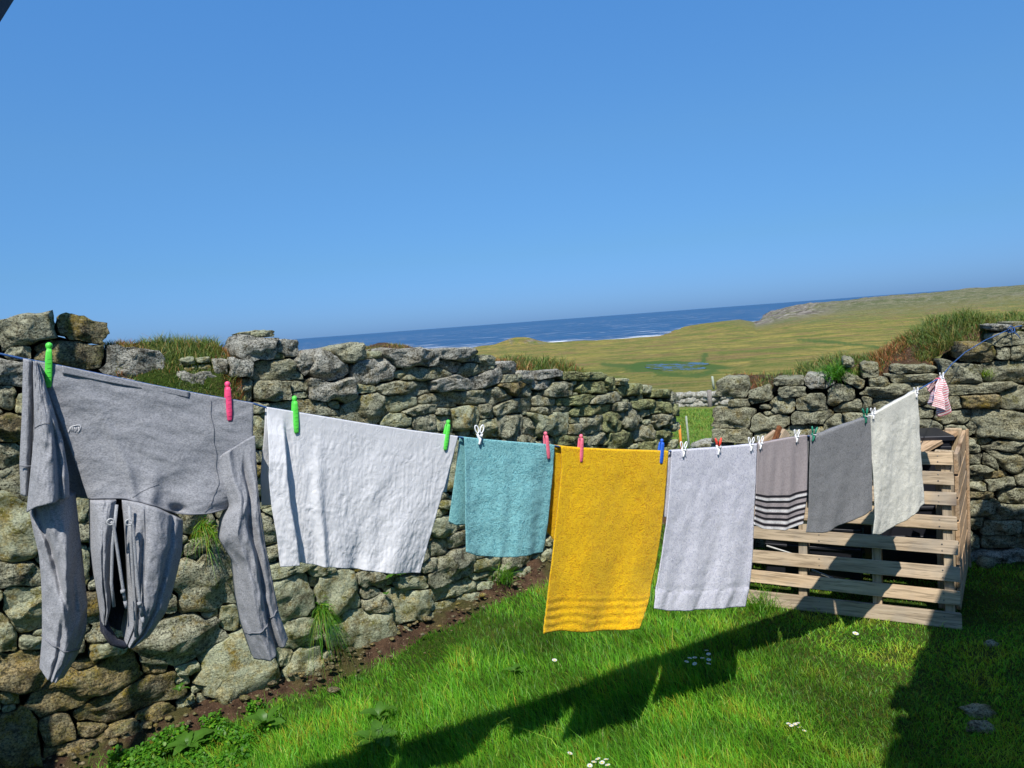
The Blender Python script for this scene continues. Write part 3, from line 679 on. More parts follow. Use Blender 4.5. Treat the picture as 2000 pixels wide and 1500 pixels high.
def build_wall(name, label, plan, seeds, sky, q0, q1, fills, picker, seed, thick, size_at=None, cap=292):
    c0 = plan.at(max(q0, 0)); root = empty(name, (c0[0], c0[1], 0)); tag(root, label, 'wall')
    st = layout(plan, seeds, sky, q0, q1, fills, seed=seed, size_at=size_at)
    def area(o): return .5 * abs(np.sum(o[:, 0] * np.roll(o[:, 1], -1) - o[:, 1] * np.roll(o[:, 0], -1)))
    vis = []
    for k, (c, o, inf) in enumerate(st):
        P = plan.at(c[0]); vis.append(area(o) / (P @ P) * (1 if abs(P[0] / P[1]) < .8 and P[1] > 0 else .05))
    order = np.argsort(vis)[::-1]; keep = set(order[:cap].tolist()); rub = MB()
    for k, (c, o, inf) in enumerate(st):
        a = area(o)
        if a < 2e-5: continue
        R0 = math.sqrt(a / math.pi); topz = np.interp(c[0], sky[0], sky[1]); top = (topz - c[1]) < R0 * 2.2
        D = min(.048, .28 * R0) + random.uniform(-.004, .012); back = (.30 if top else .13) + random.uniform(0, .04)
        ex = random.uniform(-.022, .014) if R0 > .03 else -.022
        mt = picker(c[0], c[1], R0, inf, top)
        build_stone('stone', plan, c[0], c[1], o.tolist(), R0, D, back, M[mt], root, seed * 1000 + k, join=None if k in keep else rub, extra=ex)
    if rub.v:
        tag(rub.build('small_stones', M[picker(q0, .5, .02, None, False)], root), kind='stuff')
    # earth and rubble heart of the wall
    V = []; qs = np.linspace(q0 + .14, q1 - .12, 160); zs = np.linspace(-.1, 1, 14)
    for off in (-.10, -thick):
        for q in qs:
            p = plan.at(q); t = plan.tan(q); nr = np.array([t[1], -t[0]]); tz = np.interp(q, sky[0], sky[1]) - .07
            for z in zs:
                zz = z * tz if z > 0 else z; o_ = off + .02 * noise.noise(Vector((q * 8, zz * 8, off)))
                V.append((p[0] + nr[0] * o_, p[1] + nr[1] * o_, zz))
    n = len(zs); mq = len(qs); F = []
    for s_ in (0, 1):
        b = s_ * mq * n
        for i in range(mq - 1):
            for j in range(n - 1):
                f = (b + i * n + j, b + (i + 1) * n + j, b + (i + 1) * n + j + 1, b + i * n + j + 1); F.append(f if s_ == 0 else f[::-1])
    for i in range(mq - 1): F.append((i * n + n - 1, (i + 1) * n + n - 1, mq * n + (i + 1) * n + n - 1, mq * n + i * n + n - 1))
    for i in (0, mq - 1):
        for j in range(n - 1): F.append((i * n + j, mq * n + i * n + j, mq * n + i * n + j + 1, i * n + j + 1))
    mesh_obj('wall_core', V, F, M['core'], root)
    return root
qL = WALL_L.hit(900, 750)[1]
def pick_l(q, z, R0, inf, top):
    r = random.random()
    far = WALL_L.hit(1080, 800)[1]
    if inf is not None:
        x, y = inf[0], inf[1]
        if x < 230 and y < 720: return 'stone_brown' if r < .45 else 'stone_l'
        if (x, y) in ((786, 731),): return 'stone_brown'
        if y > 1290 and x < 330: return 'stone_brown'
        if y > 980 and x < 1030 : return 'stone_low' if r < .75 else 'stone_l'
        if y < 745 and 440 < x < 1000: return 'stone_top' if r < .7 else 'stone_l'
    if q > far: return 'stone_end' if r < .6 else 'stone_l'
    if top: return 'stone_top'
    return 'stone_l' if r < .7 else ('stone_brown' if r < .8 else 'stone_low')
def pick_r(q, z, R0, inf, top):
    r = random.random(); return 'stone_r' if r < .72 else ('stone_l' if r < .86 else ('stone_brown' if r < .93 else 'stone_top'))
q_end = WALL_L.hit(1322, 800)[1]
wl_ = build_wall('stone_wall', 'long lichened dry stone wall running behind the grey hoodie and white sheet towards the gap', WALL_L, SEEDS_L, SKY_L, .55, q_end - .02,
    [(.15, 900), (.10, 1500), (.065, 2200), (.04, 3000), (.026, 2500)], pick_l, 3, .46, size_at=lambda q: .85 if q < q_end - 2 else .62)
qr0 = WALL_R.hit(1394, 800)[1]
wr_ = build_wall('stone_wall', 'grey dry stone wall behind the wooden pallets on the right of the gap', WALL_R, SEEDS_R, SKY_R, qr0 + .02, 3.1,
    [(.17, 900), (.11, 1500), (.07, 2200), (.042, 2600), (.028, 1500)], pick_r, 5, .5)
# ================================================================== TURF ON THE WALLS, GRASS
def blades(P, H, W, lean_dir, lean, tint, segs=2):
    """P (n,3) roots; returns verts, loops, sizes, cols of tapering bent blades"""
    n = len(P); ang = RNG.uniform(0, 2 * math.pi, n); wd = np.stack([np.cos(ang), np.sin(ang), np.zeros(n)], 1)
    ld = np.stack([np.cos(lean_dir), np.sin(lean_dir), np.zeros(n)], 1); up = np.array([0, 0, 1.0])
    rows = []
    fr = [0, .38, .74] if segs == 3 else [0, .55]
    for k in fr:
        c = P + up * (H * (k - .25 * lean * k * k))[:, None] + ld * (H * lean * k ** 1.8)[:, None]; ww = (W * (1 - .55 * k))[:, None]
        rows += [c - wd * ww, c + wd * ww]
    rows.append(P + up * (H * (1 - .25 * lean - .15 * lean * lean))[:, None] + ld * (H * lean)[:, None])
    V = np.stack(rows, 1).reshape(-1, 3); m = len(rows); b = (np.arange(n) * m)[:, None]
    quads = [np.stack([b[:, 0] + 2 * i, b[:, 0] + 2 * i + 1, b[:, 0] + 2 * i + 3, b[:, 0] + 2 * i + 2], 1) for i in range(len(fr) - 1)]
    tri = np.stack([b[:, 0] + m - 3, b[:, 0] + m - 2, b[:, 0] + m - 1], 1)
    loops = np.concatenate([np.concatenate(quads, 1), tri], 1).ravel(); sizes = np.tile([4] * (len(fr) - 1) + [3], n)
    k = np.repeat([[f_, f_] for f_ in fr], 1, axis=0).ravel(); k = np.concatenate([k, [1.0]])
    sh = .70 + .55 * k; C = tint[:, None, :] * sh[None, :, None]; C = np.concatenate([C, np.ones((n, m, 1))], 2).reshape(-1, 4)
    return V, loops, sizes, C
def blade_obj(name, parts, mat, parent=None):
    V = []; L = []; Z = []; C = []; b = 0
    for v, l, z, c in parts: V.append(v); L.append(l + b); Z.append(z); C.append(c); b += len(v)
    return fast_mesh(name, np.concatenate(V), np.concatenate(L), np.concatenate(Z), mat, parent, np.concatenate(C))
GREEN = np.array([.85, 1.0, .9]); YEL = np.array([1.55, 1.15, 1.1]); DARKG = np.array([.55, .72, .9]); BROWN = np.array([2.0, .62, .9]); STRAW = np.array([2.6, 1.5, 2.6])
def tints(n, wts):
    base = np.array([GREEN, YEL, DARKG, BROWN, STRAW]); c = base[RNG.choice(5, n, p=np.array(wts) / sum(wts))]
    return c * RNG.uniform(.75, 1.25, (n, 1)) * RNG.uniform(.9, 1.1, (n, 3))

def noise_arr(x, y, s, sd=0.0):
    return np.array([noise.noise(Vector((a * s, b * s, sd))) for a, b in zip(x, y)])
def lawn_blades():
    n = 300000; parts = []
    u = RNG.uniform(-.80, .80, n); r = 1.9 + 3.7 * RNG.power(1.0, n) ** 1.5
    Y = r; X = u * r
    qx = np.array([p[0] for p in WALL_L.p]); ok = np.ones(n, bool)
    # keep to the yard: distance from both walls
    dL = np.full(n, 9.0); 
    for a, b in zip(WALL_L.p[:-1], WALL_L.p[1:]):
        d = b - a; L = d @ d; k = np.clip(((X - a[0]) * d[0] + (Y - a[1]) * d[1]) / L, 0, 1); vx = X - a[0] - k * d[0]; vy = Y - a[1] - k * d[1]
        dist = np.hypot(vx, vy) * np.where(d[0] * vy - d[1] * vx < 0, 1, -1); dL = np.where(np.abs(dist) < np.abs(dL), dist, dL)
    dR = np.full(n, 9.0)
    for a, b in zip(WALL_R.p[:-1], WALL_R.p[1:]):
        d = b - a; L = d @ d; k = np.clip(((X - a[0]) * d[0] + (Y - a[1]) * d[1]) / L, 0, 1); vx = X - a[0] - k * d[0]; vy = Y - a[1] - k * d[1]
        dist = np.hypot(vx, vy) * np.where(d[0] * vy - d[1] * vx < 0, 1, -1); dR = np.where(np.abs(dist) < np.abs(dR), dist, dR)
    n1 = noise_arr(X, Y, 1.3); n2 = noise_arr(X, Y, 4.5, 3.0)
    ok = (dL > .075 + .12 * n1 + .10 * n2 + RNG.normal(0, .02, n)) & ((dR > .05) | (X < 1.4))
    X, Y, n1, n2, dL = X[ok], Y[ok], n1[ok], n2[ok], dL[ok]; n = len(X)
    short = sstep(.5, 1.6, X + .25 * n1)                   # the right half is nibbled short
    bald = (short > .4) & (n2 + .5 * n1 > .42) & (RNG.random(n) < .55)
    X, Y, n1, n2, dL, short = [a[~bald] for a in (X, Y, n1, n2, dL, short)]; n = len(X)
    Z = np.array([lawn_z(a, b) for a, b in zip(X, Y)])
    H = (.058 + .022 * n1 + .02 * n2) * (1 - .58 * short) * RNG.uniform(.55, 1.35, n) * (1 + 1.2 * (RNG.random(n) < .012)); H *= .6 + .4 * sstep(.2, .6, dL)
    W = .0013 * RNG.uniform(.7, 1.4, n) * (Y / 2.6) ** .5
    ld = 2.6 + 2.6 * noise_arr(X, Y, 3.0, 9.0) + RNG.normal(0, 1, n) * (.9 + 1.8 * short); le = np.clip(RNG.normal(.5, .25, n) + .2 * short, .05, 1.15)
    t = tints(n, [6, 1.6, 2.0, .10, .30])
    mixk = (sstep(-.1, .35, n2 * .8 + n1 * .4) * short)[:, None]; t = t * (1 - mixk * .6) + mixk * .6 * np.array([2.1, 1.05, 1.3]); br = ((RNG.random(n) < .16 * short) | ((n2 + .6 * n1 > .28) & (RNG.random(n) < .30)))[:, None]; t = t * (1 + .32 * short[:, None]); t = np.where(br, np.array([1.9, .78, 1.2]) * RNG.uniform(.7, 1.3, (n, 1)), t)
    dk = sstep(.15, .5, -n1)[:, None]; t = t * (1 - .35 * dk) * (.82 + .5 * sstep(-.4, .5, n2 + .6 * n1))[:, None]
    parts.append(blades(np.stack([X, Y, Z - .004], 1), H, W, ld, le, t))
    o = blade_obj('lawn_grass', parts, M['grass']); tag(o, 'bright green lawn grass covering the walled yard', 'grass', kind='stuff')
lawn_blades()
def field_blades():
    n = 26000; r = RNG.uniform(5.9, 19.5, n); u = RNG.uniform(px_u(1285, 850), px_u(1425, 850), n); X = u * r; Y = r
    Z = np.array([terrain_z(a, b, math.hypot(a, b))[0] for a, b in zip(X, Y)])
    n1 = noise_arr(X, Y, .5, 5.0); H = .07 * (1 + .6 * n1) * RNG.uniform(.6, 1.5, n); t = tints(n, [5, 4, 1, .3, .6]) * np.array([.95, 1.35, .8])
    o = blade_obj('meadow_grass', [blades(np.stack([X, Y, Z - .01], 1), H, .0035 * (r / 9) * np.ones(n), RNG.uniform(0, 6.28, n), RNG.uniform(.3, .9, n), t)], M['drygrass'])
    tag(o, 'sunny rough grass beyond the gap between the walls', 'grass', kind='stuff')
field_blades()

def turf(name, label, plan, top, off0, off1, thick, zones, dens, hgt):
    """mound of turf lying on the wall head; zones: (px0,px1,weights,height factor)"""
    q = []; z = []
    for x, y in top:
        P, s_ = plan.hit(x, y, 0); q.append(s_); z.append(P[2])
    qs = np.linspace(q[0], q[-1], int((q[-1] - q[0]) * 60) + 2); cs = np.linspace(0, 1, 12); V = []
    for qq in qs:
        p = plan.at(qq); t = plan.tan(qq); nr = np.array([t[1], -t[0]]); zt = np.interp(qq, q, z)
        e = min(1, (qq - q[0]) / .08 + .05, (q[-1] - qq) / .08 + .05)
        for c in cs:
            o_ = off0 + (off1 - off0) * c; h = zt - thick * abs(2 * c - 1) ** 2.6 - (1 - e) * thick * .6 + .02 * noise.fractal(Vector((qq * 7, c * 3, 1)), .9, 2.2, 4)
            o_ += .03 * noise.noise(Vector((qq * 5, c * 2, 8))); V.append((p[0] + nr[0] * o_, p[1] + nr[1] * o_, h))
    n = len(cs); i, j = np.meshgrid(np.arange(len(qs) - 1), np.arange(n - 1), indexing='ij'); a = (i * n + j).ravel()
    root = empty(name, tuple(np.array([*plan.at(q[0]), z[0] - thick]))); tag(root, label, 'turf')
    fast_mesh('sod', np.array(V), np.stack([a, a + 1, a + n + 1, a + n], 1)[:, ::-1].ravel(), np.full(len(a), 4), M['lawn' if 'green' in label else 'soil'], root, smooth=True)
    parts = []
    for (x0, x1, wts, hf) in zones:
        q0 = plan.hit(x0, 700)[1]; q1 = plan.hit(x1, 700)[1]; m = int(dens * (q1 - q0)); m = max(m, 60)
        qa = RNG.uniform(max(q0, q[0]), min(q1, q[-1]), m); ca = RNG.uniform(0, 1, m) ** 1.2; P = []
        for qq, c in zip(qa, ca):
            p = plan.at(qq); t = plan.tan(qq); nr = np.array([t[1], -t[0]]); o_ = off0 + (off1 - off0) * c
            P.append((*(p + nr * o_), np.interp(qq, q, z) - thick * abs(2 * c - 1) ** 2.6 - .012))
        P = np.array(P); g = noise_arr(qa, ca, 6.0, 2.0)
        parts.append(blades(P, hgt * hf * (1 + .9 * g) * RNG.uniform(.4, 1.4, m), .0016 * np.ones(m) * np.clip(P[:, 1] / 3, .8, 1.6), RNG.uniform(0, 6.28, m) , RNG.uniform(.2, 1.0, m), tints(m, wts), 2))
    o = blade_obj('turf_grass', parts, M['drygrass'], root); o['kind'] = 'stuff'
    return root
G_ = [5, 2, 2, .2, .5]; B_ = [1, .8, .5, 6, 1.2]; Y_ = [1, 4, .3, 1.5, 3]
turf('turf', 'thin dry turf capping the high stones at the far left of the wall', WALL_L, [(-120, 640), (0, 628), (60, 622), (108, 632)], -.16, -.5, .05, [(-100, 60, Y_, .9), (60, 110, B_, .5)], 1500, .05)
turf('turf', 'bright green grass tussock on the wall top between the brown slab and the white boulder', WALL_L, [(218, 672), (260, 672), (330, 672), (380, 672), (430, 674), (462, 682)], .05, -.42, .24,
     [(222, 300, [2, 2, 1, 4, 1], .5), (290, 330, G_, .7), (320, 450, G_, .95), (430, 470, B_, .5)], 16000, .055)
turf('turf', 'brown turf between the white boulder and the pale peaked stone on the wall top', WALL_L, [(585, 692), (610, 688), (640, 692), (690, 690), (735, 692)], -.10, -.42, .06, [(585, 740, B_, .6)], 3000, .05)
turf('turf', 'golden mossy hump on the wall top above the dark slab', WALL_L, [(738, 690), (765, 677), (800, 669), (830, 671), (856, 682), (880, 690)], -.06, -.42, .07, [(738, 880, Y_, .6)], 6000, .035)
turf('turf', 'rust brown and green turf along the far end of the wall top', WALL_L, [(985, 708), (1010, 706), (1060, 712), (1100, 706), (1140, 712), (1165, 722), (1205, 745)], -.06, -.45, .08,
     [(990, 1075, B_, .7), (1040, 1165, G_, 1.0), (1100, 1200, B_, .6)], 3500, .075)
turf('turf', 'rusty grass strip on the right hand wall beside the gap', WALL_R, [(1396, 748), (1420, 742), (1460, 745), (1500, 744), (1545, 738)], -.10, -.5, .08, [(1400, 1480, B_, .7), (1470, 1545, G_, .8)], 2200, .06)
turf('turf', 'long grass and rusty heather bank rising along the right wall top', WALL_R, [(1545, 742), (1580, 733), (1620, 722), (1650, 716), (1690, 716), (1730, 700), (1780, 677), (1830, 654), (1870, 636), (1920, 626), (1975, 630), (2060, 622)], -.12, -.75, .14,
     [(1550, 1660, G_, 1.1), (1640, 1720, G_, .9), (1710, 1790, B_, .8), (1770, 1850, [4, 1.5, 1, 2, 1], .8), (1790, 1960, G_, 1.2), (1940, 2060, G_, 1.0)], 11000, .062)
turf('turf', 'patch of rusty heather among the stones right of the pale peg stone', WALL_R, [(1700, 730), (1730, 712), (1780, 700), (1835, 703), (1850, 720)], -.03, -.4, .12, [(1700, 1850, B_, .7)], 5000, .04)

def tuft(name, label, cat, root, n, h, spread, down=0.0, wts=G_, wdt=.0016, toward=None, mat='grass'):
    P = np.asarray(root) + RNG.normal(0, 1, (n, 3)) * np.array([spread, spread, spread * .4]); ld = RNG.uniform(0, 6.28, n)
    if toward is not None: ld = toward + RNG.normal(0, .8, n)
    v, l, s_, c = blades(P, h * RNG.uniform(.45, 1.1, n), wdt * np.ones(n), ld, RNG.uniform(.4, 1.2, n), tints(n, wts) * .72, 3)
    if down:
        dx = np.hypot(v[:, 0] - root[0], v[:, 1] - root[1]); v[:, 2] -= down * dx ** 1.4 * 2.2
    o = blade_obj(name, [(v, l, s_, c)], M[mat]); tag(o, label, cat); return o
def wall_pt(plan, x, y, off=.04): return plan.hit(x, y, off)[0]
tuft('grass_tuft', 'green and straw grass tuft sprouting from the wall below the hoodie shoulder', 'grass tuft', wall_pt(WALL_L, 398, 1035), 220, .10, .02, 1.6, [4, 1, 1, 1.2, 2], toward=-.9)
tuft('grass_tuft', 'long drooping grass tuft growing out of the wall right of the hoodie sleeve cuff', 'grass tuft', wall_pt(WALL_L, 628, 1195), 150, .17, .016, 2.0, [4, 1, 2, .3, .6], toward=-.8)
tuft('grass_tuft', 'small wispy grass tuft at the wall foot under the aqua towel', 'grass tuft', wall_pt(WALL_L, 985, 1135, .06), 140, .15, .03, .3, G_)
tuft('grass_tuft', 'upright grass tuft in front of the lowest pallet slat', 'grass tuft', ground_at(1485, 1192), 160, .15, .04, 0, G_)
tuft('grass_tuft', 'dark rushy grass clump on top of the right wall by the pale stones', 'grass tuft', wall_pt(WALL_R, 1632, 735, -.02), 380, .12, .04, .3, [3, .5, 5, 0, .2], .0022)
tuft('grass_tuft', 'short moss green tuft between the boulders under the blue rope', 'grass tuft', wall_pt(WALL_R, 1925, 735, .0), 120, .06, .02, 0, Y_)
for (x, y), s_, txt in [((740, 1480), 'lawn', 'dark seeding grass clump at the front edge of the lawn'), ((950, 1440), 'lawn', 'long grass clump at the shadow edge below the aqua towel')]:
    tuft('grass_clump', txt, 'grass clump', ground_at(x, y), 240, .10, .06, 0, [3, 1, 4, 0, .5])

# broad leaved plants: each leaf a part
def leaf_mesh(L, W, curl, lobes, seed):
    rs = random.Random(seed); V = []; F = []; nu, nv = 9, 4
    for i in range(nu + 1):
        t = i / nu; w_ = W * math.sin(math.pi * min(1, t * .92 + .04)) ** .75 * (1 + .12 * math.sin(t * lobes * 6.28))
        for j in range(-nv, nv + 1):
            s_ = j / nv; V.append((t * L, s_ * w_ * .5, curl * (t - t * t) * L * 1.6 - abs(s_) * w_ * -.10 - .05 * L * t * t + .01 * L * math.sin(t * 22 + s_ * 5) * abs(s_)))
    n = 2 * nv + 1
    for i in range(nu):
        for j in range(n - 1): F.append((i * n + j, i * n + j + 1, (i + 1) * n + j + 1, (i + 1) * n + j))
    return V, F
def rosette(label, at, k, L, seed, cat='weed', name='broadleaf_weed', normal=None, tilt=.45):
    rs = random.Random(seed); root = empty(name, tuple(at)); tag(root, label, cat)
    for i in range(k):
        l = L * rs.uniform(.6, 1.1); V, F = leaf_mesh(l, l * rs.uniform(.42, .58), rs.uniform(.2, .5), 3, seed + i)
        me = bpy.data.meshes.new('leaf'); me.from_pydata(V, [], F); me.materials.append(M['leaf']); me.polygons.foreach_set('use_smooth', [True] * len(F))
        o = bpy.data.objects.new('leaf', me); COL.objects.link(o)
        o.location = (at[0], at[1], at[2] + .01); o.rotation_euler = (rs.uniform(-.3, .3), -rs.uniform(tilt * .4, tilt * 1.5), i * 2.4 + rs.uniform(-.3, .3)); adopt(o, root)
def gz(x, y, dz=.0):
    p = ground_at(x, y, .01); return (p[0], p[1], lawn_z(p[0], p[1]) + dz)
rosette('large dock plant with ribbed leaves at the bottom left edge of the lawn', gz(370, 1475, .03), 7, .10, 21)
rosette('smaller dock plant right of the large one at the wall foot', gz(520, 1432, .03), 7, .085, 22)
rosette('low dock leaf rosette in the lawn left of the shadow', gz(742, 1410, .02), 7, .08, 23)
rosette('small dock rosette near the shadow of the white sheet', gz(735, 1455, .02), 8, .09, 24)
rosette('little weed rosette in the lawn below the aqua towel', gz(1005, 1318, .02), 6, .06, 25)
rosette('bright fern like weed rooted in the wall under the white sheet hem', wall_pt(WALL_L, 772, 1128, .03), 10, .055, 26, name='wall_weed', tilt=.2)
rosette('tiny weed sprouting between the small stones at the lower left wall', wall_pt(WALL_L, 352, 1355, .05), 7, .045, 27, name='wall_weed')
rosette('tiny weed in the wall joint left of the moss streaked boulder', wall_pt(WALL_L, 755, 1165, .05), 5, .03, 28, name='wall_weed')
def clover():
    V = []; L = []; Z = []; n = 8500
    P = []
    while len(P) < n:
        x = RNG.uniform(215, 620); y = RNG.uniform(1385, 1560); p = ground_at(x, y)
        d = wall_dist(p[0], p[1], WALL_L)
        if d < .08 or d > .7 or RNG.random() > 1.2 - d * 1.5 - sstep(420, 610, x) or noise.noise(Vector((p[0] * 9, p[1] * 9, 3))) < -.22 * (x < 420) - .0: continue
        P.append((p[0], p[1], lawn_z(p[0], p[1]) + RNG.uniform(.012, .06)))
    P = np.array(P); R = RNG.uniform(.0028, .0068, n); az = RNG.uniform(0, 6.28, n); tl = RNG.normal(0, .45, (n, 2)); m = 6
    t = np.arange(m) / m * 2 * math.pi
    ox = R[:, None] * np.cos(t)[None] * 1.15; oy = R[:, None] * np.sin(t)[None]
    X = ox * np.cos(az)[:, None] - oy * np.sin(az)[:, None]; Y = ox * np.sin(az)[:, None] + oy * np.cos(az)[:, None]
    Vv = np.stack([P[:, None, 0] + X, P[:, None, 1] + Y, P[:, None, 2] + X * tl[:, :1] + Y * tl[:, 1:]], 2).reshape(-1, 3)
    c = np.repeat(tints(n, [5, .8, 3.5, .05, 0]) * .72, m, 0); c = np.concatenate([c, np.ones((len(c), 1))], 1)
    o = fast_mesh('clover', Vv, np.arange(n * m), np.full(n, m), M['grass'], cols=c); tag(o, 'low clover and chickweed along the wall foot at lower left', 'ground cover', kind='stuff')
clover()
def rubble_bits():
    b = MB(); rs = random.Random(12)
    for k in range(420):
        q = rs.uniform(.9, WALL_L.L - .3); t = WALL_L.tan(q); p = WALL_L.at(q) + np.array([t[1], -t[0]]) * abs(rs.gauss(.04, .075)); r_ = rs.uniform(.004, .011) * (2.2 if rs.random() < .12 else 1)
        V = []; F = []; nu, nv = 6, 4
        for i in range(nv + 1):
            for j in range(nu):
                a, c = math.pi * i / nv, 2 * math.pi * j / nu; d = Vector((math.sin(a) * math.cos(c) * 1.3, math.sin(a) * math.sin(c), math.cos(a) * .6)); V.append(np.array([p[0], p[1], .075 - .25 * max(0, wall_dist(p[0], p[1], WALL_L) - .03)]) + np.array(d) * r_ * (1 + .5 * noise.noise(d * 2 + Vector((k, 0, 0)))))
        for i in range(nv):
            for j in range(nu): F.append((i * nu + j, (i + 1) * nu + j, (i + 1) * nu + (j + 1) % nu, i * nu + (j + 1) % nu))
        b.add(V, F)
    tag(b.build('gravel', M['stone_brown']), 'small stones and crumbs scattered in the bare soil along the wall foot', 'gravel', kind='stuff')
rubble_bits()
# daisies
def petal_mesh():
    V = [(0, 0, 0)]; F = []; n = 11
    for i in range(n):
        a = 2 * math.pi * i / n
        for da, r_ in ((-.16, .0045), (-.2, .0095), (0, .0112), (.2, .0095), (.16, .0045)):
            b = len(V); V.append((math.cos(a + da) * r_, math.sin(a + da) * r_, .0012 + r_ * .12))
        F.append((len(V) - 5, len(V) - 4, len(V) - 3, len(V) - 2, len(V) - 1))
        F.append((0, len(V) - 5, len(V) - 1))
    return V, F
M['petal'] = simple('white_petals', (.82, .82, .80), .7, .2); M['disc'] = simple('yellow_disc', (.75, .5, .03), .8, .2); M['stem'] = simple('daisy_stem', (.10, .2, .03), .7, .2)
pv, pf = petal_mesh(); pm = bpy.data.meshes.new('petals'); pm.from_pydata(pv, [], pf); pm.materials.append(M['petal'])
DM = MB(); DM.tube([(0, 0, 0), (0, 0, .0012), (0, 0, .0028)], [.0040, .0042, .002], 10)
dm = bpy.data.meshes.new('disc'); dm.from_pydata(DM.v, [], DM.f); dm.materials.append(M['disc'])
SM = MB(); SM.tube([(0, 0, -.045), (.003, 0, -.02), (0, 0, .0)], .0009, 5); sm_ = bpy.data.meshes.new('stem'); sm_.from_pydata(SM.v, [], SM.f); sm_.materials.append(M['stem'])
def daisy(x, y, label, group=None, sc=1.0, h=.05):
    p = ground_at(x, y, h); rt = empty('daisy', (p[0], p[1], h)); tag(rt, label, 'flower', group); rt.scale = (sc,) * 3
    rt.rotation_euler = (RNG.uniform(-.5, .2), RNG.uniform(-.3, .3), 0)
    for nm, me in (('petals', pm), ('disc', dm), ('stem', sm_)):
        o = bpy.data.objects.new(nm, me); COL.objects.link(o); o.parent = rt
for x, y in [(1380, 1271), (1384, 1278), (1380, 1284), (1372, 1286), (1384, 1289), (1357, 1285), (1347, 1286), (1341, 1293), (1357, 1297), (1384, 1297)]:
    daisy(x, y, 'white daisy in the cluster lying inside the towel shadow', 'daisies in the towel shadow', .95, .055)
daisy(1083, 1290, 'lone white daisy on the sunny grass below the yellow towel', None, 1.1)
daisy(1671, 1238, 'lone white daisy on the short turf in front of the pallet', None, 1.3, .03)
for x, y in [(1540, 1414), (1546, 1418), (1553, 1415), (1562, 1421), (1571, 1428), (1558, 1413)]:
    daisy(x, y, 'small white daisy in the loose row on the open lawn right of centre', 'daisies on the open lawn', .8, .03)
for x, y in [(1152, 1496), (1160, 1489), (1168, 1483), (1176, 1490), (1184, 1484), (1187, 1495), (1113, 1472)]:
    daisy(x, y, 'white daisy in the cluster at the bottom edge of the lawn', 'daisies at the bottom edge', .9, .05)
# loose stones on the grass
def loose_stone(x, y, a, b, h, label, mt, seed, z=.0):
    p = ground_at(x, y); V = []; F = []; nu, nv = 18, 9
    for i in range(nv + 1):
        ph_ = math.pi * i / nv
        for j in range(nu):
            t = 2 * math.pi * j / nu; d = Vector((math.sin(ph_) * math.cos(t), math.sin(ph_) * math.sin(t), math.cos(ph_)))
            k = 1 + .35 * noise.fractal(d * 1.6 + Vector((seed, 0, 0)), .9, 2.1, 4); V.append((p[0] + d.x * a * k, p[1] + d.y * b * k, z + h * (d.z * .9) * k))
    for i in range(nv):
        for j in range(nu): F.append((i * nu + j, (i + 1) * nu + j, (i + 1) * nu + (j + 1) % nu, i * nu + (j + 1) % nu))
    tag(mesh_obj('flat_stone' if h < .03 else 'loose_stone', V, F, M[mt], None, True, (p[0], p[1], 0)), label, 'stone')
loose_stone(1912, 1396, .062, .04, .022, 'flat pale stone sunk in the shaded grass at lower right', 'stone_r', 3.0, .012)
loose_stone(1915, 1424, .05, .035, .02, 'smaller flat stone just in front of the pale sunk stone', 'stone_r', 5.0, .008)
loose_stone(1935, 1262, .03, .02, .02, 'small stone in the shaded grass near the right wall foot', 'stone_r', 8.0, .01)
loose_stone(1925, 1105, .05, .04, .04, 'rounded stone at the foot of the right wall behind the pallets', 'stone_r', 9.0, .02)
loose_stone(1885, 1090, .06, .04, .05, 'brown stone lying by the pallet corner at the wall foot', 'stone_brown', 12.0, .02)

# ================================================================== BEYOND THE GAP
def low_wall():
    a = ground_at(1312, 797, -1.45); b = ground_at(1402, 792, -1.45); root = empty('field_wall', tuple(a)); tag(root, 'low tumbled stone wall in the field seen through the gap', 'wall')
    rub = MB(); rs = random.Random(4)
    for k in range(150):
        f = rs.uniform(-.1, 1.4); lv = rs.randrange(3); c = a + (b - a) * f + np.array([rs.uniform(-.12, .12), rs.uniform(-.15, .15), lv * .15 + .1]); c[2] = c[2] - .05 * abs(math.sin(f * 9))
        V = []; F = []; r_ = rs.uniform(.08, .17); nu, nv = 9, 6
        for i in range(nv + 1):
            for j in range(nu):
                p_, t = math.pi * i / nv, 2 * math.pi * j / nu; d = Vector((math.sin(p_) * math.cos(t) * 1.2, math.sin(p_) * math.sin(t), math.cos(p_) * .7)); q = 1 + .5 * noise.noise(d * 1.7 + Vector((k * 2.1, 0, 0)))
                V.append(c + np.array(d) * r_ * q)
        for i in range(nv):
            for j in range(nu): F.append((i * nu + j, (i + 1) * nu + j, (i + 1) * nu + (j + 1) % nu, i * nu + (j + 1) % nu))
        if k < 150: rub.add(V, F)
    o = rub.build('field_stones', M['stone_top'], root); o['kind'] = 'stuff'
low_wall()
def stake(px_top, px_bot, z0, r_, mt, label, name='stake', cat='post'):
    B_ = ground_at(px_bot[0], px_bot[1], z0); d = ray(*px_top); t = B_[1] / d[1]; T = np.array([0, 0, EYE]) + t * d
    B2 = B_ - np.array([0, 0, .1]); b = MB(); b.tube([B2, B2 * .5 + T * .5 + [.002, 0, 0], T, T + [0, 0, .004]], [r_ * 1.05, r_, r_ * .95, r_ * .6], 8)
    tag(b.build(name, M[mt], None, True, tuple(B2)), label, cat)
M['orange'] = simple('orange_plastic', (.85, .30, .04), .5, .4, .2, 60); M['palepost'] = simple('bleached_wood', (.42, .46, .36), .85, .2, .3, 40, .5)
M['greypost'] = simple('grey_post_wood', (.28, .25, .22), .9, .2, .4, 30, .6)
stake((1340, 813), (1346, 872), -.25, .014, 'palepost', 'thin pale green stake standing in the grass through the gap')
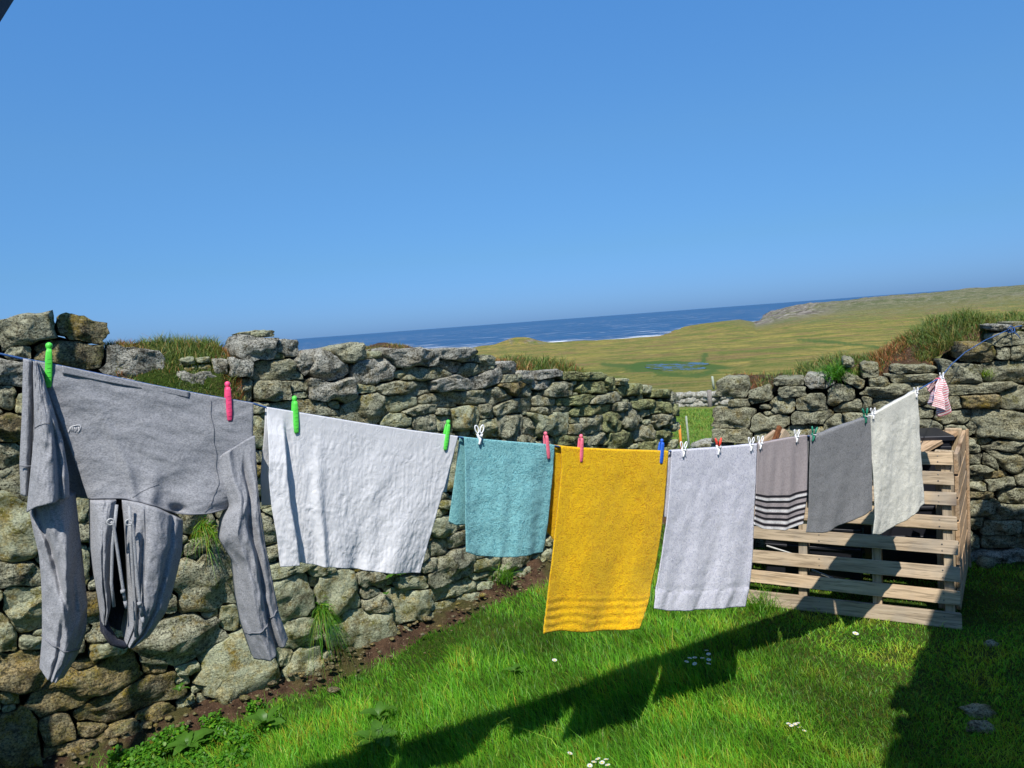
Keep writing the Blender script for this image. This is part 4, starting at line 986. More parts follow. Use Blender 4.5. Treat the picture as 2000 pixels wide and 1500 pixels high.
stake((1327, 831), (1330, 874), -.1, .017, 'orange', 'short orange stake beside the end of the left wall')
stake((1385, 762), (1387, 798), -1.4, .07, 'greypost', 'grey weathered post in the low field wall', 'fence_post')
stake((1391, 735), (1394, 756), -1.9, .05, 'palepost', 'pale post beyond the low field wall', 'fence_post')
stake((1396, 836), (1398, 876), -.05, .028, 'p_dgreen', 'short dark green post against the end of the right wall')
loose_stone(1372, 828, .22, .15, .05, 'flat pale rock in the grass through the gap, the farther one', 'stone_top', 15.0, -.35)
loose_stone(1376, 849, .16, .11, .07, 'pale rock in the grass through the gap, nearer the right wall', 'stone_top', 18.0, -.12)

# ================================================================== PALLETS AND CLUTTER
PB0 = np.array([1.0, 3.845, 0]); PB1 = np.array([2.045, 3.25, 0]); PX = (PB1 - PB0) / np.linalg.norm(PB1 - PB0); PNB = np.array([-PX[1], PX[0], 0])
LEAN = math.radians(15); PZ = PNB * math.sin(LEAN) + np.array([0, 0, 1.0]) * math.cos(LEAN); PN = np.cross(PX, PZ)
if np.dot(PN, [0, 1, 0]) > 0: PN = -PN            # towards the yard
def board(name, c, x, y, z, hx, hy, hz, mt, parent, warp=0.0, bev=.002):
    b = MB(); b.box((0, 0, 0), (1, 0, 0), (0, 1, 0), (0, 0, 1), hx, hy, hz, bev, warp)
    me = bpy.data.meshes.new(name); V = np.array(b.v)
    me.from_pydata(V.tolist(), [], b.f); me.materials.append(M[mt]); o = bpy.data.objects.new(name, me); COL.objects.link(o)
    R = Matrix((x, y, z)).transposed(); o.location = c; o.rotation_euler = R.to_euler()
    if parent is not None: adopt(o, parent)
    return o
def on_pallet(x, y):
    d = ray(x, y); o = np.array([0, 0, EYE]); t = np.dot(PB0 - o, PN) / np.dot(d, PN); P = o + t * d - PB0; return np.dot(P, PX), np.dot(P, PZ)
pal = empty('wooden_pallet', tuple(PB1)); tag(pal, 'weathered wooden pallet leaning with its open slats towards the lawn', 'pallet')
ROWS = [(886, 908), (922, 945), (963, 986), (1010, 1034), (1057, 1081), (1107, 1134), (1153, 1178), (1197, 1226)]
Lp = np.linalg.norm(PB1 - PB0)
for k, (ya, yb) in enumerate(ROWS):
    va, vb = on_pallet(1850, ya)[1], on_pallet(1850, yb)[1]; vc, hv = (va + vb) / 2, abs(va - vb) / 2 + .003
    short = .008 if k < 4 else 0
    c = PB0 + PX * (Lp / 2 - short / 2 + random.uniform(-.006, .006)) + PZ * vc + PN * .011
    rz = random.uniform(-.006, .006); x_ = PX * math.cos(rz) + PZ * math.sin(rz); z_ = PZ * math.cos(rz) - PX * math.sin(rz)
    s_ = board('slat', c, x_, -PN, z_, Lp / 2 - short / 2, .010, hv, 'wood', pal, .0025)
    nb = MB()
    for ub in (.06, Lp / 2 - .02, Lp - .07 - short):
        for q in (-.4, .4):
            pc = PB0 + PX * ub + PZ * (vc + hv * q * 1.2) + PN * .0216; nb.tube([pc, pc + PN * .0015], .0035, 7)
    nb.build('nail_heads', M['greypost'], s_)
vt = on_pallet(1850, 886)[1]
for u_ in (.03, on_pallet(1568, 1090)[0], on_pallet(1713, 1100)[0], Lp - .045):
    board('stringer', PB0 + PX * u_ + PZ * (vt / 2 + .01) - PN * .047, PX, -PN, PZ, .021, .045, vt / 2 - .012, 'wood_v', pal, .002)
# second pallet at right angles
QA = np.array([2.13, 3.44, 0]); QB = ground_at(1880, 1104); QB[2] = 0; QX = (QB - QA) / np.linalg.norm(QB - QA); QN = np.array([QX[1], -QX[0], 0])
d = ray(1866, 838); Tq = QB[1] / d[1]; HQ = EYE + Tq * d[2]; LQ = np.linalg.norm(QB - QA)
pal2 = empty('wooden_pallet', tuple(QB)); tag(pal2, 'tall pale boarded pallet standing edge on at the right end, close to the wall', 'pallet')
nb_ = 7; hh = HQ / nb_
for k in range(nb_):
    c = QA + QX * LQ / 2 + np.array([0, 0, hh * (k + .5)]) + QN * .02
    board('plank', c, QX, -QN, np.array([0, 0, 1.0]), LQ / 2, .009, hh / 2 - .006, 'wood2', pal2, .001)
for f_ in (.03, .97):
    board('stringer', QA + QX * LQ * f_ + np.array([0, 0, HQ / 2]) - QN * .03, QX, -QN, np.array([0, 0, 1.0]), .018, .04, HQ / 2 + .004, 'wood_v', pal2, .001)
board('edge_batten', QA + QX * (LQ - .012) + np.array([0, 0, HQ / 2]) + QN * .036, QX, -QN, np.array([0, 0, 1.0]), .012, .007, HQ / 2, 'wood2', pal2, .0)
# wide plank laid on top, sloping
tp = np.array([0, 0, 1.0])
pa = np.array([0, 0, EYE]) + ray(1796, 884) * (3.62 / ray(1796, 884)[1]); pb = np.array([0, 0, EYE]) + ray(1862, 846) * (4.0 / ray(1862, 846)[1])
ax = (pb - pa) / np.linalg.norm(pb - pa); ay = np.cross(tp, ax); ay /= np.linalg.norm(ay); az_ = np.cross(ax, ay)
tag(board('loose_plank', (pa + pb) / 2 + ay * .05, ax, ay, az_, np.linalg.norm(pb - pa) / 2 + .02, .07, .011, 'wood2', None, .003), 'wide sawn plank lying across the top of the two pallets', 'plank')
# a tall black crate, and two black boxes added to darken the slat gaps
def crate(c, hx, hy, h, label, rz):
    r_ = empty('crate_or_shade_box', (c[0], c[1], 0)); tag(r_, label, 'crate'); x = np.array([math.cos(rz), math.sin(rz), 0]); y = np.array([-math.sin(rz), math.cos(rz), 0]); z = np.array([0, 0, 1.0])
    board('crate_body', np.array([c[0], c[1], h / 2 + .01]), x, y, z, hx, hy, h / 2, 'blackplastic', r_, .0, .012)
    for k in range(5):
        board('rib', np.array([c[0], c[1], .08 + k * (h - .12) / 4]) - y * (hy + .004), x, y, z, hx * .98, .006, .008, 'blackplastic', r_, 0, .002)
    board('rim', np.array([c[0], c[1], h + .012]), x, y, z, hx + .012, hy + .012, .014, 'blackplastic', r_, 0, .004)
dz_ = ray(1830, 846); Dc = 3.93; hc = EYE + dz_[2] * Dc / dz_[1]
crate((2.20, 3.98), .20, .13, hc - .02, 'tall black plastic crate between the pale pallet and the wall', -.25)
crate((1.70, 4.08), .26, .12, .56, 'black box added behind the middle slats to stand in for shade', -.45)
crate((1.24, 4.30), .17, .09, .50, 'small black box added behind the left half of the slats as shade', -.5)
def stick(pts, r_, mt, label, name='stick', cat='stick', n=6):
    b = MB(); b.tube(pts, r_, n); tag(b.build(name, M[mt], None, True, tuple(pts[0])), label, cat)
def at_y(x, y, Y):
    d = ray(x, y); return np.array([0, 0, EYE]) + d * (Y / d[1])
stick([at_y(1497, 1066, 3.86), at_y(1560, 1086, 3.80)], .006, 'paint_white', 'upper pale metal rod lying behind the pallet slats', 'metal_rod', 'rod')
stick([at_y(1585, 1113, 3.78), at_y(1640, 1135, 3.72)], .006, 'paint_white', 'lower pale metal rod lying behind the pallet slats', 'metal_rod', 'rod')
def plank_between(a, b, wv, th, mt, label, name='timber_offcut', cat='timber'):
    x = (b - a) / np.linalg.norm(b - a); y = np.cross([0, 0, 1.0], x); y /= np.linalg.norm(y); z = np.cross(x, y)
    tag(board(name, (a + b) / 2, x, y, z, np.linalg.norm(b - a) / 2, th, wv, mt, None, .002), label, cat)
plank_between(at_y(1440, 905, 4.08), at_y(1516, 845, 4.15), .022, .012, 'wood2', 'pale split timber leaning behind the taupe towel, leftmost of the three')
plank_between(at_y(1498, 900, 4.06), at_y(1523, 833, 4.12), .012, .012, 'bark', 'red brown bark strip sticking up behind the taupe towel')
plank_between(at_y(1505, 890, 4.10), at_y(1536, 843, 4.16), .030, .012, 'wood', 'pale sawn board end behind the taupe towel, rightmost of the three')
# ================================================================== THE WASHING LINE
LPX = [(-60, 680), (0, 690), (45, 700), (94, 709), (200, 731), (300, 752), (400, 771), (494, 787), (520, 795), (575, 804), (700, 825), (800, 840), (872, 849), (893, 852), (905, 854), (985, 862), (1080, 869), (1092, 871), (1134, 875), (1200, 878), (1303, 881), (1310, 880), (1400, 874), (1476, 867), (1553, 853), (1574, 850), (1587, 852), (1640, 832), (1697, 813), (1740, 789), (1790, 762), (1815, 748), (1837, 737)]
def ly(x): return float(np.interp(x, [p[0] for p in LPX], [p[1] for p in LPX]))
def L3(x, y, off=0.0): return LINE.hit(x, y, off)[0]
def line_normal(x):
    q = LINE.hit(x, ly(x))[1]; t = LINE.tan(q); return np.array([t[1], -t[0], 0]), np.array([t[0], t[1], 0])
rope = empty('washing_line', tuple(L3(0, 690))); tag(rope, 'thin blue rope washing line strung across the yard', 'rope')
b = MB(); pts = [L3(x, y + 1.0) for x, y in LPX]
W1 = wall_pt(WALL_R, 1885, 688, .07); W2 = wall_pt(WALL_R, 1925, 664, .07); W3 = wall_pt(WALL_R, 1972, 643, .03)
W0 = wall_pt(WALL_R, 1858, 712, .10)
pts += [W0, W1, W2, W3]
b.tube([pts[0] + (pts[0] - pts[1]) * 3] + pts, .0026, 6); b.build('line_rope', M['rope'], rope)
kn = MB(); kp = [W3 + np.array([.02 * math.cos(t) * (1 + .2 * math.sin(3 * t)), -.01 + .012 * math.sin(2 * t), .018 * math.sin(t)]) for t in np.linspace(0, 12, 50)]
kn.tube(kp, .0028, 6); kn.tube([W3, W3 + [.03, -.01, .012], W3 + [.09, .01, .016], W3 + [.16, .08, .01]], .0028, 6); kn.tube([W3, W3 + [.02, -.03, -.03], W3 + [.035, -.035, -.055]], .0024, 6)
kn.build('knot', M['rope'], rope)

# ------------------------------------------------------------------ hanging cloth
def resample(poly, n):
    p = np.array(poly, float); s_ = np.concatenate([[0], np.cumsum(np.hypot(*np.diff(p, axis=0).T))]); t = np.linspace(0, s_[-1], n)
    # smooth with Catmull-like cubic through numpy: simple two-pass smoothing of the linear result
    q = np.stack([np.interp(t, s_, p[:, 0]), np.interp(t, s_, p[:, 1])], 1)
    for _ in range(max(1, n // 14)):
        q[1:-1] = (q[:-2] + 2 * q[1:-1] + q[2:]) / 4
    return q
def coons(top, right, bottom, left, nu, nv):
    """edges: top/bottom left->right, left/right top->bottom ; returns (nv,nu,2)"""
    T, B_, L_, R_ = resample(top, nu), resample(bottom, nu), resample(left, nv), resample(right, nv)
    L_[0], L_[-1], R_[0], R_[-1] = T[0], B_[0], T[-1], B_[-1]
    u = np.linspace(0, 1, nu)[None, :, None]; v = np.linspace(0, 1, nv)[:, None, None]
    return (1 - v) * T[None] + v * B_[None] + (1 - u) * L_[:, None] + u * R_[:, None] - ((1 - u) * (1 - v) * T[0] + u * (1 - v) * T[-1] + (1 - u) * v * B_[0] + u * v * B_[-1])
def sheet_patch(P2, off):
    nv, nu = P2.shape[:2]; V = []
    for j in range(nv):
        for i in range(nu): V.append(LINE.hit(P2[j, i, 0], P2[j, i, 1], 0)[0])
    V = np.array(V)
    # push along the sight's horizontal normal of the line plane
    for k in range(nv * nu):
        j, i = divmod(k, nu); q = off(i / (nu - 1), j / (nv - 1)); V[k, 0] += q * .55 * 1.0; V[k, 1] -= q * .84
    return V
def grid_faces(nv, nu, b=0): return [(b + j * nu + i, b + (j + 1) * nu + i, b + (j + 1) * nu + i + 1, b + j * nu + i + 1) for j in range(nv - 1) for i in range(nu - 1)]
def tops(x0, x1, n=9): return [(x, ly(x)) for x in np.linspace(x0, x1, n)]
def folds(amp, freq, seed, sharp=1.0, crumple=.0, cs=5.0, lean=0.0, top=.15):
    def f(u, v):
        g = noise.noise(Vector((u * freq + lean * v, v * .6, seed))) + .5 * noise.noise(Vector((u * freq * 2.1 + lean * v, v * 1.1, seed + 5)))
        r_ = amp * g * (top + (1 - top) * v ** .8)
        if crumple: r_ += crumple * (noise.fractal(Vector((u * cs, v * cs * 1.2, seed + 9)), .8, 2.1, 4) - .6 * abs(noise.noise(Vector((u * cs * 1.8 + v * 2, v * cs * .8, seed + 2)))))
        return r_
    return f
def cloth(name, label, cat, mat, fr, bk=None, foff=None, boff=None, nu=80, nv=90, tint=None, thick=.003, extra=None):
    tr = tops(*fr['x']) if 'top' not in fr else fr['top']
    P2 = coons(tr, fr['r'], fr['b'], fr['l'], nu, nv); foff = foff or folds(.01, 3, 1)
    V = sheet_patch(P2, lambda u, v: .005 + foff(u, v) * min(1, v * 6)); F = grid_faces(nv, nu); cols = None
    if tint is not None: cols = [(*tint(i / (nu - 1), j / (nv - 1)), 1) for j in range(nv) for i in range(nu)]
    if bk is not None:
        nb = nv // 2; tb = tops(*bk['x']) if 'top' not in bk else bk['top']
        Q2 = coons(tb, bk['r'], bk['b'], bk['l'], nu, nb); boff = boff or (lambda u, v: -.006 - .02 * v + .006 * noise.noise(Vector((u * 6, v, 4))))
        B_ = sheet_patch(Q2, lambda u, v: -.004 + boff(u, v)); b = len(V)
        # bridge over the rope
        F += [(i, i + 1, b + i + 1, b + i) for i in range(nu - 1)]
        F += [f[::-1] for f in grid_faces(nb, nu, b)]; V = np.concatenate([V, B_])
        if tint is not None: cols += [(*tint(i / (nu - 1), j / (nb - 1)), 1) for j in range(nb) for i in range(nu)]
    o = mesh_obj(name, V, F, M[mat], None, True, origin=tuple(V[0]))
    if cols is not None:
        a = o.data.color_attributes.new('tint', 'FLOAT_COLOR', 'POINT'); a.data.foreach_set('color', np.array(cols, np.float32).ravel())
    md = o.modifiers.new('thickness', 'SOLIDIFY'); md.thickness = thick; md.offset = 0
    tag(o, label, cat); return o, P2
def seam_on(P2, off, uvs, r_, mt, parent, name='hem'):
    nv, nu = P2.shape[:2]; pts = []
    for u, v in uvs:
        i, j = min(int(u * (nu - 1)), nu - 1), min(int(v * (nv - 1)), nv - 1); p = L3(*P2[j, i]); q = .005 + off(u, v) * min(1, v * 6) + .002
        pts.append(p + np.array([q * .55, -q * .84, 0]))
    b = MB(); b.tube(pts, r_, 6); return b.build(name, M[mt], parent)

# white sheet
def f_sheet(u, v):
    q = .032 * (1 - sstep(.075 + .05 * v, .10 + .055 * v, u)) * min(1, v * 3)
    q += .016 * math.exp(-((u - .27 - .05 * v) / .03) ** 2) * v + .012 * math.exp(-((u - .62) / .05) ** 2) * v * v
    q += .020 * noise.noise(Vector((u * 5 + .6 * v, v * 1.0, 2))) * v
    w1 = noise.noise(Vector((u * 5, v * 4, 7))); w2 = noise.noise(Vector((u * 4, v * 6, 17)))
    q +=   .0014 * noise.fractal(Vector((u * 12 + v, v * 6, 3.0)), .6, 2.1, 5) * (.5 + v)
    q -= .0018 * abs(noise.noise(Vector((u * 34 + 1.5 * w1 - 3 * v, v * 7 + w2, 5)))) + .0014 * abs(noise.noise(Vector((u * 52 + 2 * w2 + 6 * v, v * 13, 15)))) * (.5 + abs(w1)) + .0010 * abs(noise.noise(Vector((u * 16 + 2 * w1, v * 26 + .8 * w2, 25)))) * sstep(-.1, .4, w1)
    return q
cloth('bed_sheet', 'crumpled white cotton sheet hanging between the grey hoodie and the aqua towel', 'sheet', 'sheet',
      dict(x=(520, 893), l=[(520, 795), (519, 860), (518, 930), (524, 990), (533, 1040), (540, 1101)], r=[(893, 852), (884, 890), (870, 940), (852, 1000), (836, 1060), (822, 1120)], b=[(540, 1101), (585, 1097), (625, 1104), (700, 1112), (760, 1118), (822, 1120)]),
      dict(x=(520, 893), l=[(520, 795), (518, 870), (516, 940), (520, 994)], r=[(893, 852), (892, 890), (889, 930), (886, 966)], b=[(520, 994), (600, 985), (700, 978), (800, 972), (886, 966)]),
      f_sheet, lambda u, v: -.035 * v - .006 + .012 * noise.noise(Vector((u * 7, v * 2, 3))), 210, 170, thick=.0012)
# aqua towel
ft = folds(.018, 3.5, 11, crumple=.0025, cs=4)
cloth('towel', 'aqua terry hand towel between the white sheet and the yellow towel', 'towel', 'teal',
      dict(x=(905, 1081), l=[(905, 854), (906, 900), (905, 960), (904, 1010), (906, 1076)], r=[(1081, 869), (1079, 920), (1074, 980), (1069, 1030), (1062, 1079)], b=[(906, 1076), (930, 1085), (985, 1087), (1025, 1083), (1062, 1079)]),
      dict(x=(901, 1080), l=[(901, 854), (897, 900), (891, 970), (886, 1023)], r=[(1080, 869), (1076, 900), (1070, 950), (1062, 1020)], b=[(886, 1023), (900, 1030), (950, 1026), (1010, 1030), (1062, 1020)]), ft, nu=100, nv=110)
# yellow towel
def fy(u, v):
    q = .020 * noise.noise(Vector((u * 3.2, v * .7, 21))) * (.2 + v) + .002 * noise.fractal(Vector((u * 6, v * 6, 2)), .8, 2.1, 3)
    if v > .80: q += .0013 * math.sin((v - .80) / .20 * 6.28 * 4.5 + 2.6 * noise.noise(Vector((u * 5, v * 4, 1)))) * (.5 + .8 * abs(noise.noise(Vector((u * 4, v * 6, 8)))))
    return q + .03 * v * sstep(.75, 1.0, u) * sstep(.7, 1, v)
cloth('towel', 'large golden yellow terry towel, the lowest hanging on the line', 'towel', 'yellow',
      dict(x=(1094, 1303), l=[(1094, 872), (1096, 910), (1089, 975), (1081, 1050), (1070, 1140), (1058, 1236)], r=[(1303, 881), (1300, 930), (1296, 990), (1288, 1060), (1280, 1110), (1268, 1165), (1238, 1223)], b=[(1058, 1236), (1100, 1232), (1150, 1234), (1200, 1229), (1238, 1223)]),
      dict(x=(1085, 1303), l=[(1085, 876), (1081, 905), (1076, 960), (1068, 1024)], r=[(1303, 881), (1299, 990), (1287, 1100), (1273, 1205)], b=[(1068, 1024), (1120, 1090), (1190, 1180), (1225, 1212), (1273, 1205)]), fy, lambda u, v: -.03 * v - .006, nu=110, nv=150, thick=.004)
# lilac towel
def fl(u, v):
    q = .014 * noise.noise(Vector((u * 6 + v, v * .8, 31))) * (.15 + v) + .002 * noise.fractal(Vector((u * 8, v * 8, 2)), .8, 2.1, 3)
    if .845 < v < .90: q -= .0012 * math.sin((v - .845) / .055 * math.pi)
    if v > .88: q += .0035 * noise.noise(Vector((u * 14 + v * 5, v * 5, 41)))
    return q
lo, lP = cloth('towel', 'pale lilac terry towel right of the yellow towel', 'towel', 'lilac',
      dict(x=(1310, 1476), l=[(1310, 880), (1307, 930), (1302, 1000), (1291, 1090), (1283, 1140), (1277, 1188)], r=[(1476, 867), (1474, 950), (1470, 1020), (1466, 1090), (1460, 1140), (1452, 1184)], b=[(1277, 1188), (1305, 1193), (1345, 1192), (1400, 1187), (1452, 1184)]),
      dict(x=(1311, 1476), l=[(1311, 880), (1306, 950), (1300, 1010)], r=[(1476, 867), (1473, 900), (1470, 990)], b=[(1300, 1010), (1380, 1030), (1470, 990)]), fl, nu=90, nv=140)
# taupe towel with woven stripes
def tt(u, v):
    base = (.37, .325, .33); y = v
    for s_ in (.625, .755, .885):
        for k, c in ((0, (.02, .02, .025)), (.034, (.72, .70, .70)), (.066, (.02, .02, .025))):
            if abs(y - s_ - k) < .0135: return c
    if abs(y - .985) < .013: return (.72, .70, .70)
    return base
cloth('towel', 'taupe towel with black and white woven stripes near its hem', 'towel', 'woven',
      dict(x=(1478, 1574), l=[(1478, 867), (1474, 950), (1471, 1000), (1469, 1024)], r=[(1574, 850), (1574, 900), (1570, 970), (1562, 1022)], b=[(1469, 1024), (1490, 1033), (1530, 1035), (1562, 1022)]),
      dict(x=(1478, 1574), l=[(1478, 867), (1476, 900), (1474, 980)], r=[(1574, 850), (1573, 900), (1568, 960)], b=[(1474, 980), (1520, 985), (1568, 960)]), folds(.014, 4, 51), nu=60, nv=150, tint=tt)
cloth('towel', 'charcoal grey towel between the striped taupe towel and the cream towel', 'towel', 'dgrey',
      dict(x=(1580, 1697), l=[(1580, 856), (1580, 930), (1579, 1000), (1575, 1040)], r=[(1697, 813), (1699, 880), (1701, 940), (1702, 996)], b=[(1575, 1040), (1610, 1041), (1650, 1024), (1702, 996)]),
      dict(x=(1580, 1697), l=[(1580, 856), (1581, 900), (1581, 980)], r=[(1697, 813), (1698, 860), (1699, 930)], b=[(1581, 980), (1640, 970), (1699, 930)]), folds(.02, 3, 61, lean=1.0, crumple=.0015), nu=70, nv=90)
cloth('towel', 'cream towel hanging last before the small striped cloth', 'towel', 'cream',
      dict(x=(1698, 1790), l=[(1698, 812), (1701, 880), (1704, 950), (1704, 1010), (1700, 1042)], r=[(1790, 762), (1792, 820), (1795, 880), (1800, 940), (1803, 983)], b=[(1700, 1042), (1718, 1045), (1742, 1032), (1780, 1008), (1803, 983)]),
      dict(x=(1699, 1790), l=[(1699, 812), (1702, 870), (1710, 940)], r=[(1790, 762), (1795, 850), (1809, 915)], b=[(1710, 940), (1770, 945), (1809, 915)]), folds(.018, 4, 71, crumple=.0035, cs=5, lean=1.5), nu=90, nv=130)
# little striped cloth gathered at its peg
def ts(u, v):
    k = (v * 15 + .6 * u) % 1.0; return (.70, .14, .20) if k < .38 else (.80, .74, .74)
def fs(u, v): return .022 * math.sin(u * 15 + 2 * v) * (.2 + v) + .010 * noise.noise(Vector((u * 6, v * 3, 5)))
cloth('striped_cloth', 'small red and white striped cloth bunched under one peg near the right wall', 'cloth', 'woven',
      dict(x=(0, 0), top=[(1831, 740), (1836, 738), (1841, 735)], l=[(1831, 740), (1822, 752), (1813, 770), (1809, 784)], r=[(1841, 735), (1843, 752), (1847, 775), (1852, 792)], b=[(1809, 784), (1822, 789), (1832, 803), (1843, 815), (1845, 800), (1852, 792)]),
      dict(x=(0, 0), top=[(1831, 740), (1836, 738), (1841, 735)], l=[(1831, 740), (1826, 748), (1822, 756)], r=[(1841, 735), (1843, 760), (1840, 780)], b=[(1822, 756), (1830, 770), (1840, 780)]), fs, nu=70, nv=110, tint=ts, thick=.0015)

# ------------------------------------------------------------------ hooded sweatshirt
hood = empty('hoodie', tuple(L3(270, ly(270)))); tag(hood, 'grey heather hooded sweatshirt pegged by its waist with sleeves and hood hanging down', 'hoodie')
def pad(name, top, right, bottom, left, zf, mat='heather', nu=50, nv=70, zb=None, parent=None, seed=1, wr=.006, fold=None):
    """a padded cloth panel: front surface bulging by zf(u,v), closed by a back surface"""
    P2 = coons(top, right, bottom, left, nu, nv)
    def wob(u, v): return wr * (noise.fractal(Vector((u * 3 + seed, v * 4, seed * 1.7)), .8, 2.1, 4) - .8 * abs(noise.noise(Vector((u * 4 + seed, v * 7 + 2 * u, seed)))))
    fz = lambda u, v: zf(u, v) + wob(u, v) * (1 if 0 < u < 1 else .3) * (min(1, .05 + v * 3) if seed == 19 else 1) + (fold(u, v) if fold else 0)
    V = sheet_patch(P2, fz); F = grid_faces(nv, nu)
    zb = zb or (lambda u, v: zf(0, v) * .5 + zf(1, v) * .5 - .012)
    B_ = sheet_patch(P2, lambda u, v: min(zb(u, v), fz(u, v) - .004) if 0 < u < 1 else fz(u, v) - .002); b = len(V); V = np.concatenate([V, B_]); F += [f[::-1] for f in grid_faces(nv, nu, b)]
    for i in range(nu - 1): F.append((i, i + 1, b + i + 1, b + i)); j = (nv - 1) * nu; F.append((j + i, b + j + i, b + j + i + 1, j + i + 1))
    for j in range(nv - 1): F.append((j * nu, b + j * nu, b + (j + 1) * nu, (j + 1) * nu)); k = nu - 1; F.append((j * nu + k, (j + 1) * nu + k, b + (j + 1) * nu + k, b + j * nu + k))
    o = mesh_obj(name, V, F, M[mat], parent or hood, True, origin=tuple(V[nu // 2])); o['surf'] = 0; del o['surf']
    return o, P2, fz
def strip(P2, fz, uvs, r_, mt, name, parent=None, lift=.002):
    nv, nu = P2.shape[:2]; pts = []
    for u, v in uvs:
        fi, fj = u * (nu - 1), v * (nv - 1); i, j = int(min(fi, nu - 2)), int(min(fj, nv - 2)); a, c = fi - i, fj - j
        p = (1 - a) * (1 - c) * P2[j, i] + a * (1 - c) * P2[j, i + 1] + (1 - a) * c * P2[j + 1, i] + a * c * P2[j + 1, i + 1]; q = fz(u, v) + lift
        pts.append(L3(*p) + np.array([q * .55, -q * .84, 0]))
    b = MB(); b.tube(pts, r_, 6); return b.build(name, M[mt], parent or hood)
def pts_on(off, pxs):
    return [L3(x, y) + np.array([off * .55, -off * .84, 0]) for x, y in pxs]
sinb = lambda u: math.sin(math.pi * min(max(u, 0), 1))
# body folded over the line
def bz(u, v): return .006 + .030 * v * sinb(u) ** .7 + .035 * sstep(.55, 1, v) * sstep(.5, .95, u) * sinb(min(1, u)) 
def bfold(u, v):
    a = .012 * math.exp(-((u - .42 - .1 * (1 - v)) / .05) ** 2) * sstep(.55, .95, v); c = -.022 * math.exp(-(((u - .62) / .05) ** 2 + ((v - .97) / .05) ** 2))
    return a + c + .008 * math.exp(-((u - .2 - .12 * v) / .03) ** 2) * v
body, bP, bf = pad('body_panel', tops(68, 494), [(494, 787), (493, 840), (494, 900), (492, 945), (447, 990)], [(172, 974), (205, 971), (240, 970), (290, 980), (340, 1000), (400, 998), (447, 990)], [(68, 705), (98, 775), (130, 860), (155, 925), (172, 974)], bz, nu=110, nv=90, seed=3, wr=.004, fold=bfold, zb=lambda u, v: -.015 - .05 * v * sinb(u))
back, kP, kf = pad('back_panel', tops(45, 494), [(494, 787), (497, 860), (499, 930), (498, 985)], [(58, 965), (110, 975), (175, 985), (300, 990), (420, 1015), (498, 985)], [(45, 700), (50, 790), (54, 880), (58, 965)], lambda u, v: -.03 - .05 * v, nu=60, nv=50, seed=8, wr=.005)
band, P_, f_ = pad('hem_band', [(121, 714), (200, 731), (300, 752), (369, 765)], [(369, 765), (368, 777)], [(121, 729), (200, 745), (300, 763), (368, 777)], [(121, 714), (121, 729)], lambda u, v: .0085, nu=50, nv=6, wr=.0004, zb=lambda u, v: .004)
strip(bP, bf, [(.80 + .004 * math.sin(k * .5), k / 60 * .98) for k in range(2, 61)], .0006, 'seam', 'side_seam')
strip(bP, bf, [(.30 + (.47 - .30) * k / 40, .97 - .17 * k / 40) for k in range(41)], .0007, 'seam', 'gusset_seam', lift=.0004)
strip(bP, bf, [(.02 + .96 * k / 60, .992) for k in range(61)], .002, 'seam', 'neck_seam', lift=.0)
# left column of rib at the far left
pad('rib_side', [(45, 700), (66, 704)], [(66, 704), (66, 800), (62, 905), (58, 967)], [(40, 966), (58, 967)], [(45, 700), (43, 800), (38, 903), (40, 966)], lambda u, v: .004 + .012 * sinb(u), nu=16, nv=60, seed=12, wr=.002)
pp = pts_on(.018, [(38, 906), (48, 909), (62, 908)]); b = MB(); b.tube(pp, .0016, 6); b.build('rib_seam', M['seam'], hood)
# left sleeve: upper part turned over, lower part hanging
def us(u, v): return .03 + .05 * sinb(u) ** .8 * (.15 + .85 * v)
s1, P_, f_ = pad('sleeve_upper', [(64, 705), (70, 706), (76, 708)], [(76, 708), (102, 790), (122, 855), (134, 925), (135, 966)], [(52, 996), (70, 980), (92, 972), (135, 966)], [(64, 705), (66, 780), (68, 835), (60, 915), (52, 996)], us, nu=50, nv=80, seed=15, wr=.006, fold=lambda u, v: -.018 * math.exp(-((u - .78) / .07) ** 2) * sstep(.35, .6, v), zb=lambda u, v: .0)
strip(P_, f_, [(k / 14, .44) for k in range(0, 11)], .0006, 'seam', 'shoulder_seam')
def ls(u, v): return -.01 + .045 * sinb(u) ** .8 + .02 * v
def lfold(u, v): return .022 * math.exp(-(((u - .55 + .5 * (v - .45)) / .10) ** 2)) * sstep(.1, .3, v) * (1 - sstep(.55, .8, v)) - .020 * math.exp(-(((u - .25 - .7 * (v - .2)) / .07) ** 2)) * (1 - sstep(.5, .7, v)) - .014 * math.exp(-(((u - .72) / .06) ** 2 + ((v - .55) / .1) ** 2)) - .012 * math.exp(-((u - .45) / .05) ** 2) * sstep(.55, .75, v)
s2, P_, f_ = pad('sleeve_lower', [(54, 985), (90, 968), (148, 966)], [(148, 966), (156, 1040), (164, 1110), (171, 1180), (168, 1235), (150, 1280), (125, 1318)], [(77, 1301), (98, 1313), (125, 1318)], [(54, 985), (64, 1035), (76, 1085), (80, 1130), (82, 1180), (82, 1245), (77, 1301)], ls, nu=56, nv=120, seed=17, wr=.009, fold=lfold, zb=lambda u, v: -.04)
strip(P_, f_, [(k / 14, .80 + .03 * (k / 14)) for k in range(15)], .0016, 'seam', 'cuff_seam')
